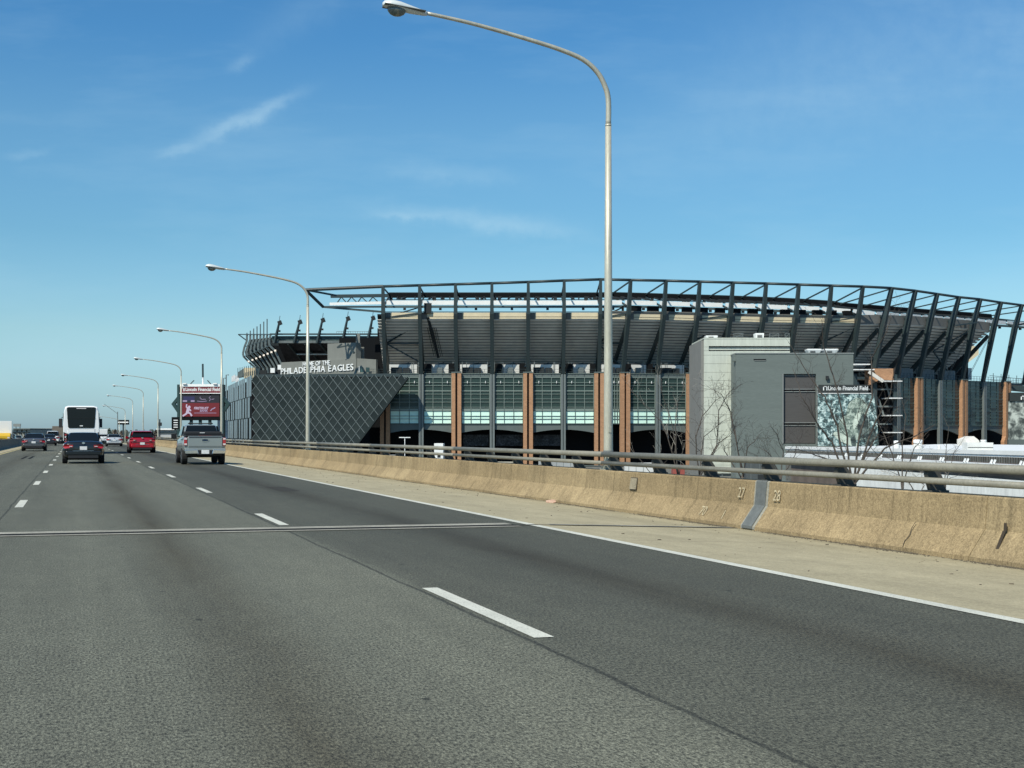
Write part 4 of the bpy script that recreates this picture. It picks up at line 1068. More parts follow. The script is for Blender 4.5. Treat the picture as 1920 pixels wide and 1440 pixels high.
# ================================================================== service block in front of the stadium
MGB = mat('blue grey brick', (0.135,0.160,0.148), 0.9, var=.07, vscale=.3, fine=.10, fscale=3, stretch=(.3,1,3))
MLC = mat('light grey precast', (0.50,0.525,0.45), 0.9, var=.10, vscale=.9, fine=.07, fscale=3, stretch=(1,1,.12))
blk = thing('service_building', 'tall windowless service building of pale precast and blue grey brick with dark shutter panels', 'building')
BY, TY = 262.0, 268.0
tx0, tx1, tz1 = ux(1320,TY), ux(1481,TY), uz(635.5,TY)
MB().box((ux(1313.5,TY+1),TY+.4,GROUND),(tx1-.05,TY+18,tz1-.25)).build('tower_core', mat('grey precast return', (.2,.2,.185), .9, var=.08, vscale=.5), blk)
prev = tz1; ys_ = [635.5,650.5,657.5,666,682,698,713.5,729.5,745,761,777,793,808.5,824,840,856,872,888]
for k in range(len(ys_)-1):
    if k == 1: continue
    z1, z0 = uz(ys_[k],TY), uz(ys_[k+1],TY)
    right = tx1 if k < 3 else ux(1392,TY)
    if k == 0 or k == 2:
        MB().box((tx0,TY,z0+.02),(right,TY+.35,z1-.02)).build('precast_panel', MLC, blk)
    else: MB().box((tx0,TY,z0+.02),(right,TY+.35,z1-.02)).build('precast_panel', MLC, blk)
MB().box((tx0,TY,uz(657.5,TY)+.02),(ux(1329,TY),TY+.35,uz(650.5,TY)-.02)).build('precast_panel', MLC, blk)
MB().box((ux(1329,TY),TY+.22,uz(657.5,TY)),(tx1,TY+.5,uz(650.5,TY))).build('precast_panel', MLC, blk)
for py in (649.8, 657.2): MB().box((ux(1329,TY),TY-.02,uz(py+.9,TY)),(tx1,TY+.2,uz(py-.9,TY))).build('louvre_slot', MDK, blk)
MB().box((tx0-.05,TY-.05,tz1),(tx1+.05,TY+18,tz1+.22)).build('tower_coping', MLC, blk)
gx0, gx1, gz1 = ux(1380,BY), ux(1600,BY), uz(663.5,BY)
dx0, dx1, dz1, dz0 = ux(1469,BY), ux(1530,BY), uz(701,BY), uz(832,BY)
for a, c in (((gx0,BY,GROUND),(dx0,BY+16,gz1)),((dx1,BY,GROUND),(gx1,BY+16,gz1)),((dx0,BY,dz1),(dx1,BY+16,gz1)),((dx0,BY,GROUND),(dx1,BY+16,dz0))):
    MB().box(a, c).build('brick_wall', MGB, blk)
MB().box((gx0-.1,BY-.1,gz1),(gx1+.1,BY+16,gz1+.2)).build('roof_coping', mat('coping', (.2,.22,.21), .6), blk)
MB().box((ux(1375,BY),BY+.2,uz(677,BY)),(gx0,BY+1.5,uz(664.5,BY))).build('corner_box', MGB, blk)
MSHU = mat('shutter brown grey', (.075,.070,.066), .6, var=.08, vscale=.5, fine=.08, fscale=8, stretch=(1,1,8))
for y0, y1 in ((703.5,729),(734.5,792),(798,831)):
    MB().box((dx0+.12,BY+.5,uz(y1,BY)),(dx1-.1,BY+.7,uz(y0,BY))).build('shutter_panel', MSHU, blk)
MTR = mat('shutter trim', (.2,.21,.2), .6)
for py in (703.2,729.6,734,792.5,797.5): MB().box((dx0+.02,BY+.34,uz(py+.75,BY)),(dx1-.02,BY+.6,uz(py-.75,BY))).build('shutter_rail', MTR, blk)
MB().box((dx0-.02,BY+.65,dz0+.02),(dx1+.02,BY+.9,dz1-.02)).build('recess_back', MDK, blk)
MB().box((dx0-.2,BY-.12,dz0),(dx0,BY+.1,dz1)).build('frame_post', MTR, blk)
MB().box((ux(1413,BY),BY-.12,uz(675.3,BY)),(ux(1436,BY),BY+.02,uz(673.2,BY))).build('wall_vent', MDK, blk)
MB().box((ux(1414,BY),BY-.1,uz(676.6,BY)),(ux(1436,BY),BY+.02,uz(675.5,BY))).build('wall_vent', MTR, blk)
MB().box((ux(1548,BY),BY-.5,uz(711.5,BY)),(ux(1553,BY),BY,uz(705,BY))).build('wall_lamp', MDG, blk)
MB().box((ux(1531,BY),BY-.3,uz(832,BY)),(ux(1533.5,BY),BY,uz(722,BY))).build('downpipe', MTR, blk)
# roof plant: each lifts away
def rooftop(name, label, cat, px0, px1, y0, y1, Y, flare):
    o = thing(name, label, cat, ((ux(px0,Y)+ux(px1,Y))/2, Y+2, uz(y1,Y)))
    w = (ux(px1,Y)-ux(px0,Y))/2; h = uz(y0,Y)-uz(y1,Y)
    b_ = MB(); b_.loft([[Vector((i*w*a, j*1.2*a, z)) for i,j in ((-1,-1),(1,-1),(1,1),(-1,1))] for a, z in ((1-flare,0),(1,h*.75),(1,h))]); b_.build('housing', MWH, o)
    b_ = MB()
    for k in range(6): b_.box((-w*.55+.16*k,-1.2*(1-flare*.4)-.1,h*.2),(-w*.55+.16*k+.07,-1.0,h*.72))
    b_.build('grille', MDG, o); return o
rooftop('exhaust_fan', 'white flared exhaust unit left of the twin on the grey block roof', 'exhaust fan', 1515.5, 1542, 653.5, 663.4, 262.6, .32)
rooftop('exhaust_fan', 'white flared exhaust unit right of the twin on the grey block roof', 'exhaust fan', 1547, 1574, 653.5, 663.4, 262.6, .32)
rooftop('air_handler', 'white boxy air handler at the left end of the pale tower roof', 'air handler', 1325, 1347, 628.5, 635, 270, .12)
rooftop('dish_rack', 'cluster of small white antenna drums on the pale tower roof', 'antenna', 1418, 1434, 624, 635, 271, .1)
fe = thing('roof_guard', 'thin galvanised guard rail frames on the pale tower roof', 'guard rail')
m = MB()
for a_, c_ in ((1376,1393),(1443,1460),(1472,1480)):
    for px in (a_, c_): m.bar(U(px,635,270), U(px,624.5,270), .08,.08)
    m.bar(U(a_,625,270),U(c_,625,270),.08,.08).bar(U(a_,630,270),U(c_,630,270),.08,.08).bar(U(a_,634.5,270),U(c_,625,270),.06,.06)
m.build('rail_frame', MST2, fe)

# ================================================================== banner with printed photograph (generic stand-in)
bn = thing('wall_banner', 'large teal and white printed banner under a dark Lincoln Financial Field header', 'banner')
NY = 254.0
def banner_mat(name, dark, mid, lite, scale):
    m = bpy.data.materials.new(name); m.use_nodes = True; nt = m.node_tree; N = nt.nodes; L = nt.links; b = N['Principled BSDF']; b.inputs['Roughness'].default_value = .7
    tc = N.new('ShaderNodeTexCoord'); ns_ = N.new('ShaderNodeTexNoise'); ns_.inputs['Scale'].default_value = scale*.9; ns_.inputs['Detail'].default_value = 2; L.new(tc.outputs['Object'], ns_.inputs['Vector'])
    mx = N.new('ShaderNodeMix'); mx.data_type = 'RGBA'; mx.inputs[0].default_value = .82; L.new(tc.outputs['Object'], mx.inputs[6]); L.new(ns_.outputs['Color'], mx.inputs[7])
    ad = N.new('ShaderNodeVectorMath'); ad.operation = 'ADD'; sc_ = N.new('ShaderNodeVectorMath'); sc_.operation = 'SCALE'; sc_.inputs[3].default_value = 2.2
    L.new(ns_.outputs['Color'], sc_.inputs[0]); L.new(tc.outputs['Object'], ad.inputs[0]); L.new(sc_.outputs[0], ad.inputs[1])
    v = N.new('ShaderNodeTexNoise'); v.inputs['Scale'].default_value = scale; v.inputs['Detail'].default_value = 3; v.inputs['Roughness'].default_value = .55; L.new(ad.outputs[0], v.inputs['Vector'])
    cr = N.new('ShaderNodeValToRGB'); e = cr.color_ramp.elements; e[0].position = .40; e[0].color = (*dark,1); e[1].position = .62; e[1].color = (*lite,1)
    k = cr.color_ramp.elements.new(.50); k.color = (*mid,1); L.new(v.outputs[0], cr.inputs[0]); L.new(cr.outputs[0], b.inputs['Base Color']); return m
MBN = banner_mat('banner print', (.030,.052,.052), (.15,.25,.25), (.60,.72,.68), 1.25)
bz = lambda y: uz(y,NY); bxx = lambda p: ux(p,NY)
MB().prism([Vector((bxx(1533.5),NY,bz(836))), Vector((bxx(1648),NY,bz(836))), Vector((bxx(1645),NY,bz(790))), Vector((bxx(1638),NY,bz(738))), Vector((bxx(1533.5),NY,bz(738)))], Vector((0,.25,0))).build('print_panel', MBN, bn)
MHD = mat('banner header', (.025,.03,.028), .6)
MB().box((bxx(1535),NY-.1,bz(737)),(bxx(1628),NY+.3,bz(721.5))).build('header_panel', MHD, bn)
MB().box((bxx(1535),NY-.12,bz(738.2)),(bxx(1636),NY+.1,bz(737))).build('header_trim', MWH, bn)
text_on('header_text', 'Lincoln Financial Field', 1.05, Vector((bxx(1552.5),NY-.13,bz(731.6))), (1,0,0), (0,0,1), MLET, bn, bold=.018, fit=bxx(1627)-bxx(1552.5))
m = MB()
for a_, c_, y0, y1 in ((1543,1544.8,724,732),(1543,1548,724,725.6),(1549.3,1551,724,732),(1547.4,1551,724,725.6)): m.box((bxx(a_),NY-.14,bz(y1)),(bxx(c_),NY-.1,bz(y0)))
m.build('header_logo', MLET, bn)
# generic helmeted figure made of flat print shapes
def blob(cx, cy, rx_, ry_, rot, m_, off, name='print_shape', n=26, wob=.06):
    pts = []; rr = random.Random(int(cx*7+cy))
    for k in range(n):
        a = -2*math.pi*k/n; w_ = 1+wob*math.sin(3*a+cx)+wob*rr.uniform(-1,1)
        x, y = rx_*w_*math.cos(a), ry_*w_*math.sin(a); pts.append(Vector((bxx(cx+x*math.cos(rot)-y*math.sin(rot)), NY-off, bz(cy+x*math.sin(rot)+y*math.cos(rot)))))
    bb = MB(); bb.add(pts, [tuple(range(n))]); 
    o = bb.build(name, m_, bn); return o
MP1 = banner_mat('helmet print', (.10,.14,.12), (.24,.30,.25), (.45,.52,.44), 1.4); MP2 = banner_mat('dark print', (.02,.03,.03), (.05,.075,.07), (.16,.2,.18), .9); MP3 = mat('pale print', (.55,.62,.52), .7, var=.2, vscale=1.4)
blob(1608, 768, 20, 22, 0, MP1, .02); blob(1602, 800, 30, 26, .3, MP1, .03); blob(1618, 800, 10, 24, .1, MP2, .05)
blob(1606, 788, 5, 17, .35, MP3, .06); blob(1585, 824, 26, 7, .5, MP3, .07); blob(1600, 828, 5, 14, -.1, MP2, .08); blob(1632, 818, 9, 16, .3, MP2, .06)

# ================================================================== open stair frame right of the banner
stf = thing('stair_frame', 'open dark steel stair frame with white landings and a brick box on top', 'stair tower')
for px in (1603, 1640, 1678): MB().bar(U(px,905,300), U(px,702,300), .8,.8).build('frame_post', MST, stf)
for py, a_, c_ in ((714.5,1656,1692),(746.5,1664,1692),(779,1662,1692),(811,1664,1692),(683,1600,1632),(693,1600,1640)):
    MB().box((ux(a_,298),298,uz(py+.9,298)),(ux(c_,298),303,uz(py-.9,298))).build('landing', MWH, stf)
MB().box((ux(1605,303),303,GROUND),(ux(1676,303),303.4,uz(715,303))).build('back_wall', MDK, stf)
MB().prism([U(1630,722,299),U(1650,712,299),U(1675,713,299),U(1675,691,299),U(1630,691,299)], Vector((0,4,0))).build('brick_box', MBRK, stf)
m = MB(); m.bar(U(1629,697,297.5),U(1656,715,297.5),.3,.7); m.build('stair_flight', MUND, stf)
m = MB()
for k in range(6): m.bar(U(1608+13*k, 716+32*(k%2),301), U(1618+13*k,748+32*(k%2),301), .25,.4)
for py in (730,762,795): m.bar(U(1605,py,300.5), U(1678,py,300.5), .2,.3)
m.build('stair_rail', MST2, stf)

# second banner at the far right edge
b2 = thing('wall_banner', 'grey printed banner under a black header cut by the right picture edge', 'banner')
MB().box((ux(1891,352),352,uz(824,352)),(ux(1965,352),352.4,uz(752,352))).build('print_panel', banner_mat('banner print grey', (.05,.06,.055), (.17,.19,.17), (.5,.54,.48), .55), b2)
MB().box((ux(1893,351.8),351.7,uz(752,352)),(ux(1965,352),352.5,uz(736,352))).build('header_panel', MHD, b2)
m = MB()
for a_, c_, y0, y1 in ((1914,1916,742,749.5),(1914,1919,742,743.6),(1920,1921.6,742,749.5),(1919,1921.6,742,743.6)): m.box((ux(a_,351.6),351.55,uz(y1,351.6)),(ux(c_,351.6),351.65,uz(y0,351.6)))
m.build('header_logo', MLET, b2)
MB().box((ux(1891,350),350,GROUND),(ux(1975,350),351,uz(824,350))).build('base_wall', MSPD, b2)

# ================================================================== low white buildings on the right
wh = thing('warehouse', 'long low corrugated building with a white roof edge at the right', 'building')
A1, B1 = Vector((ux(1474,215),215,0)), Vector((ux(1985,132),132,0))
uw = (B1-A1).normalized(); nw = Vector((uw.y,-uw.x,0)); nw = nw if nw.x < 0 else -nw
Lw = (B1-A1).length
za1, zb1 = uz(836.5,215), uz(844.5,142)
def along(f): return A1+uw*Lw*f
m = MB(); MCOR = mat('corrugated grey wall', (.13,.13,.118), .8, var=.25, vscale=.6, fine=.2, fscale=3, stretch=(1,1,.3))
nr_ = 150; ring_t = []; 
for k in range(nr_):
    f0, f1 = k/nr_, (k+.5)/nr_
    m.prism([along(f0)+Vector((0,0,GROUND)), along(f1)+Vector((0,0,GROUND)), along(f1)+Vector((0,0,za1-.5)), along(f0)+Vector((0,0,za1-.5))], nw*.08)
m.build('wall_rib', MCOR, wh)
MB().prism([A1-nw*.1+Vector((0,0,GROUND)), B1-nw*.1+Vector((0,0,GROUND)), B1-nw*.1+Vector((0,0,za1-.5)), A1-nw*.1+Vector((0,0,za1-.5))], -nw*24).build('wall', MCOR, wh)
MB().prism([A1+nw*.16+Vector((0,0,za1-.42)), B1+nw*.16+Vector((0,0,zb1-.42)), B1+nw*.16+Vector((0,0,zb1)), A1+nw*.16+Vector((0,0,za1))], -nw*.4).build('roof_edge', MWH, wh)
MB().prism([A1+nw*.05+Vector((0,0,za1-.35)), B1+nw*.05+Vector((0,0,zb1-.35)), B1-nw*25+Vector((0,0,zb1+.3)), A1-nw*25+Vector((0,0,za1+.3))], Vector((0,0,-.3))).build('roof', MWH, wh)
def vent(label, px, y0, y1, Y, w, cap=True):
    o = thing('roof_vent', label, 'roof vent', (ux(px,Y), Y, uz(y1,Y)), 0, 'white vents on the low roof'); h = uz(y0,Y)-uz(y1,Y); r = w/FPX*Y/2
    ring = lambda r_, z: [Vector((r_*math.cos(2*math.pi*k/14), r_*math.sin(2*math.pi*k/14), z)) for k in range(14)]
    MB().loft([ring(r*.95,-.3), ring(r*.95,h*.25), ring(r*.72,h*.35), ring(r*.72,h*.5)]).build('stack', MBW, o)
    MB().loft([ring(r*.78,h*.5), ring(r*.82,h*.92), ring(r*.5,h)]).build('cap', MWH, o); return o
vent('small white vent with splayed legs left of the roof vents', 1681, 826, 838, 188, 13); vent('large round white vent in front of the brick pilaster', 1721, 824, 838, 180, 21)
vent('tiny white vent between two arches on the low roof', 1761, 834, 840, 175, 7); vent('white vent on top of the long white box', 1844, 824.5, 830, 165, 14)
o = thing('roof_unit', 'long white rooftop box standing on the low white roof', 'roof unit', (ux(1835,164),164,uz(841,164)))
MB().box((-1.6,-1,-.3),(1.35,1,.68)).build('housing', MBW, o, bevel=.03); MB().box((-1.55,-1.03,.1),(1.3,-1.0,.16)).build('seam', MDG, o)
o = thing('site_tent', 'small grey gabled hut in front of the right arches', 'hut', (0,0,0))
MB().prism([U(1811,838,200),U(1838,838,200),U(1836,826,200),U(1826,818,200),U(1811,824,200)], Vector((0,4,0))).build('hut_wall', MUND, o)

yd = thing('yard_wall_building', 'low building with a bright white side wall close behind the railing at right', 'building')
A2, B2 = Vector((ux(1471,142),142,0)), Vector((ux(1960,83),83,0)); u2_ = (B2-A2).normalized(); n2_ = Vector((u2_.y,-u2_.x,0)); n2_ = n2_ if n2_.x < 0 else -n2_
ztop2 = uz(849.5,142); zlow = ztop2-.45
L2 = (B2-A2).length
MB().prism([A2+Vector((0,0,ztop2-.38)), B2+Vector((0,0,ztop2-.38)), B2+Vector((0,0,ztop2)), A2+Vector((0,0,ztop2))], -n2_*.5).build('parapet', MWH, yd)
mW2 = mat('white wall paint', (.78,.78,.73), .7, var=.14, vscale=.4, fine=.1, fscale=2.5, stretch=(1,1,.4))
MB().prism([A2+u2_*L2*.30-n2_*.2+Vector((0,0,GROUND)), B2-n2_*.2+Vector((0,0,GROUND)), B2-n2_*.2+Vector((0,0,ztop2-.95)), A2+u2_*L2*.30-n2_*.2+Vector((0,0,ztop2-.95))], -n2_*.4).build('side_wall', mW2, yd)
MB().prism([A2-n2_*.65+Vector((0,0,GROUND)), B2-n2_*.65+Vector((0,0,GROUND)), B2-n2_*.65+Vector((0,0,ztop2-.3)), A2-n2_*.65+Vector((0,0,ztop2-.3))], -n2_*7).build('core', mat('brown grey roof wall', (.13,.10,.08), .9, var=.3, vscale=.5), yd)
for k in range(9):
    p = A2+u2_*L2*(.34+.075*k); m = MB(); m.bar(p+Vector((0,0,ztop2)), p+n2_*-.12+Vector((0,0,ztop2+.26)), .1,.1).bar(p+u2_*.5+Vector((0,0,ztop2)), p+u2_*.5-n2_*.12+Vector((0,0,ztop2+.26)), .1,.1); m.build('parapet_strut', MWH, yd)
# yard objects between the barrier and the stadium
def simple(name, label, cat, boxes, m_, bevel=0.0):
    o = thing(name, label, cat); 
    for nm, a, c, mm in boxes: MB().box(a, c).build(nm, mm, o, bevel=bevel)
    return o
MYW = mat('yard wall grey', (.17,.17,.155), .9, var=.25, vscale=.3)
simple('yard_wall', 'grey concrete yard wall along the foot of the stadium arches', 'wall', [('wall', (ux(700,300),300,GROUND), (ux(1310,300),300.5,uz(874,300)), MYW), ('coping', (ux(700,300),299.9,uz(874,300)), (ux(1310,300),300.6,uz(872.5,300)), MSPD)], MYW)
simple('box_truck', 'white box trailer parked at the foot of the stadium arches', 'trailer', [('body', (ux(814,285),285,uz(862,285)), (ux(831,285),291,uz(831.5,285)), MWH), ('door', (ux(820,285),284.95,uz(858,285)), (ux(826,285),285,uz(850,285)), MDG), ('chassis', (ux(813,285),285,GROUND), (ux(832,285),291,uz(863,285)), MDK)], MWH, 0.03)
def trailer(label, px0, px1, y0, Y, col, name='parked_trailer', cat='trailer'):
    o = thing(name, label, cat, ((ux(px0,Y)+ux(px1,Y))/2, Y, GROUND), 0, 'vehicles parked below the railing'); w = (ux(px1,Y)-ux(px0,Y))/2; h = uz(y0,Y)-GROUND
    MB().box((-w,0,1.0),(w,2.5,h)).build('body', col, o, bevel=.05); MB().box((-w*.95,.1,.55),(w*.95,2.4,1.0)).build('chassis', MDK, o)
    m = MB()
    for k in range(int(w/.6)): m.box((-w+.6+1.2*k-.03,-.03,1.1),(-w+.6+1.2*k+.03,0,h-.1))
    m.build('side_rib', MST2, o)
    for x in (-w*.7, -w*.5, w*.6): wheel_simple(o, x, -.05)
    MB().box((-w*.2,-.04,h*.55),(w*.25,-.0,h*.75)).build('side_panel', MDG, o); return o
def wheel_simple(root, x, y):
    m = MB(); m.loft([[Vector((x+.45*math.cos(2*math.pi*k/12), y+d, .45+.45*math.sin(2*math.pi*k/12))) for k in range(12)] for d in (0,.25)]); m.build('wheel', MDK, root)
MG1 = mat('trailer grey', (.33,.34,.33), .6, var=.15, vscale=.5); MG2 = mat('trailer beige', (.36,.33,.26), .7, var=.15, vscale=.5); MG3 = mat('trailer dark', (.07,.08,.08), .6); MR3 = mat('trailer red', (.30,.07,.05), .6)
trailer('grey parked trailer under the railing beside the diamond wall', 690, 742, 853, 268, MG1)
trailer('dark parked trailer left of the white box trailer', 768, 806, 861, 262, MG3)
trailer('white parked trailer right of the white box trailer', 838, 880, 864, 255, MBW)
trailer('beige parked trailer below the third brick pilaster', 905, 968, 866, 250, MG2)
trailer('grey parked trailer left of the near lamp pole', 1010, 1078, 862, 244, MG1)
trailer('pale parked trailer right of the near lamp pole', 1172, 1226, 868, 236, MBW)
trailer('small red parked trailer in front of the last glass bay', 1262, 1284, 872, 215, MR3)
trailer('dark parked trailer below the grey brick wall', 1400, 1452, 868, 200, MG3)
fn = thing('yard_fence', 'dark wire fence with posts crossing the yard below the railing', 'fence')
m = MB()
for k in range(60): 
    p = Vector((-18+1.6*k, 232-.5*k, GROUND)); m.bar(p, p+Vector((0,0,4.6)), .09,.09)
m.build('fence_post', MST2, fn); m = MB()
for z in (2.4,3.5,4.6): m.bar(Vector((-18,232,GROUND+z)), Vector((77,202,GROUND+z)), .06,.06)
m.build('fence_wire', MST2, fn)
lamp2 = thing('yard_lamp', 'small white T shaped lamp post standing in front of the first arch', 'lamp post', (ux(759,270),270,GROUND))
MB().tube([(0,0,0),(0,0,uz(821,270)-GROUND)], .075, 8).build('pole', MWH, lamp2)
MB().box((-1.05,-.15,uz(821,270)-GROUND),(1.05,.15,uz(820,270)-GROUND+.05)).build('lamp_arm', MWH, lamp2)

# ================================================================== video board
vb = thing('video_board', 'roadside video board with a red Lincoln Financial Field header and red advert screen', 'video board')
VY = 262.0
vx = lambda p: ux(p,VY); vz = lambda p: uz(p,VY)
MTEAL = mat('board teal frame', (.016,.045,.042), .5)
for a_, c_ in ((332.5,337.5),(414.5,419.5)): MB().box((vx(a_),VY-.2,GROUND),(vx(c_),VY+1.5,vz(721))).build('side_post', MTEAL, vb)
for sx_, tipx in ((333,321),(419,431)):
    s_ = 1 if tipx > sx_ else -1
    outer = [Vector((vx(sx_),VY,vz(742.5))), Vector((vx(tipx),VY,vz(757.5))), Vector((vx(sx_),VY,vz(775)))]
    inner = [Vector((vx(sx_),VY,vz(751))), Vector((vx(sx_)+s_*.45,VY,vz(757.5))), Vector((vx(sx_),VY,vz(765)))]
    m = MB(); 
    for k in range(2): m.prism([outer[k], outer[k+1], inner[k+1], inner[k]], Vector((0,.9,0)))
    m.build('diamond_arrow', MTEAL, vb)
MB().box((vx(338),VY-.3,vz(725)),(vx(413),VY+1.2,vz(720.3))).build('top_cap', MWH, vb)
MB().box((vx(338),VY-.2,vz(736.5)),(vx(414.5),VY+1.1,vz(725))).build('header_panel', mat('header dark red', (.19,.03,.035), .5), vb)
MB().box((vx(337.5),VY-.32,vz(738.2)),(vx(414.5),VY+1.1,vz(736.8))).build('header_trim', MWH, vb)
text_on('header_text', 'Lincoln Financial Field', .82, Vector((vx(348.5),VY-.23,vz(733))), (1,0,0), (0,0,1), MLET, vb, bold=.02, fit=vx(412.5)-vx(348.5))
m = MB()
for a_, c_, y0, y1 in ((340.3,341.8,726.5,733.6),(340.3,343.4,726.5,727.8),(344.6,346.6,726.5,733.6),(344.2,346.6,726.5,727.8)): m.box((vx(a_),VY-.26,vz(y1)),(vx(c_),VY-.2,vz(y0)))
m.build('header_logo', MLET, vb)
MB().box((vx(338),VY-.05,vz(788)),(vx(414.5),VY+1.1,vz(738.2))).build('cabinet', MDK, vb)
scr = lambda nm, a_, c_, y0, y1, m_, off: MB().box((vx(a_),VY-off,vz(y1)),(vx(c_),VY-off+.03,vz(y0))).build(nm, m_, vb)
scr('screen', 339.5,411.5,741,756, emis('screen dark', (.012,.014,.022), 1.0), .09)
scr('screen', 339.5,411.5,755.5,781, emis('screen red', (.13,.008,.014), 1.0), .10)
EL = emis('screen pale', (.28,.24,.36), 1.0); EB = emis('screen blue', (.018,.02,.08), 1.0); EW = emis('screen white', (.45,.40,.52), 1.0)
scr('screen_block', 344,365,743.5,751, EB, .12); scr('screen_block', 343,351,750.5,753.5, EL, .13); scr('screen_block', 358,365,750.5,753.5, EL, .13)
m = MB()
for pts in (((376,744),(375,746),(378,748),(377,750)),((379,749),(384,748.5),(386,749)),((395,743.5),(392,746),(395,748),(393,752)),((397,749),(402,748)),((370,752),(378,753),(388,752))):
    m.tube([Vector((vx(a),VY-.13,vz(c))) for a,c in pts], .05, 5)
m.build('screen_script', EL, vb)
text_on('screen_text', 'FIRSTRUST', .62, Vector((vx(364),VY-.13,vz(767.5))), (1,0,0), (.15,0,1), EW, vb, bold=.02, fit=vx(391)-vx(364))
text_on('screen_text', 'BANK', .52, Vector((vx(375),VY-.13,vz(772))), (1,0,0), (.15,0,1), EL, vb, bold=.02, fit=vx(390)-vx(375))
m = MB()
for k in range(22): m.box((vx(364.5+1.9*k),VY-.13,vz(775)),(vx(365.9+1.9*k),VY-.11,vz(773.8)))
m.build('screen_caption', EL, vb)
# pitcher silhouette
m = MB()
def limb(pts, r): m.tube([Vector((vx(a),VY-.14,vz(c))) for a,c in pts], r, 6)
limb(((350.5,758),(349.8,763),(353,766.5)), .13); limb(((354,763.5),(353,769),(351.5,775)), .3); limb(((351.5,774),(348,777),(343,780)), .17); limb(((352.5,773.5),(357,775),(360,780)), .17); limb(((354.5,766),(357.5,769),(358,771)), .12)
m.disc((vx(355.3),VY-.2,vz(763.2)), (.24,0,0), (0,0,.26), 10); m.build('screen_figure', EW, vb)
m = MB(); m.tube([Vector((vx(a),VY-.13,vz(c))) for a,c in ((395,770.5),(398,767),(401,766),(404,764))], .1, 5); m.build('screen_emblem', EL, vb)
MB().tube([(vx(379.5),VY+.5,vz(720)),(vx(379.5),VY+.5,vz(707.5))], .16, 8).build('mast', MWH, vb)
MB().tube([(vx(379.3),VY+.5,vz(707.5)),(vx(379),VY+.5,vz(682))], .17, 8).build('mast_top', MST, vb)
m = MB(); m.bar(Vector((vx(356),VY+.4,vz(720))), Vector((vx(363),VY+.4,vz(713))), .16,.16).bar(Vector((vx(394.5),VY+.4,vz(720))), Vector((vx(388),VY+.4,vz(713))), .16,.16); m.build('mast_stay', MST, vb)
m = MB()
for px in (347, 404): m.obox((vx(px),VY-.3,vz(719.4)), (.35,0,0),(0,.3,0),(0,0,.1))
m.build('top_light', MWH, vb)
for a_ in (355, 372, 390): MB().box((vx(a_),VY+.2,GROUND),(vx(a_+5),VY+.8,vz(787))).build('leg', MTEAL, vb)
m = MB(); m.box((vx(395),VY+6,GROUND),(vx(414),VY+6.4,vz(787))); o = m.build('base_screen', mat('pale base screen', (.5,.52,.52), .8, var=.35, vscale=1.5), vb)
sg2 = thing('letter_sign', 'small black roadside sign with white marks left of the video board', 'sign', (ux(329,250),250,GROUND))
zz = uz(782,250)-GROUND; z0_ = uz(805,250)-GROUND
MB().box((-.65,-.1,z0_),(.6,.1,zz)).build('panel', MDK, sg2); MB().box((-.2,0,0),(.2,.2,z0_)).build('post', MST, sg2)
m = MB()
for k in range(4): m.box((-.3,-.13,z0_+.3+.4*k),(.42,-.1,z0_+.45+.4*k))
m.build('white_mark', MLET, sg2)

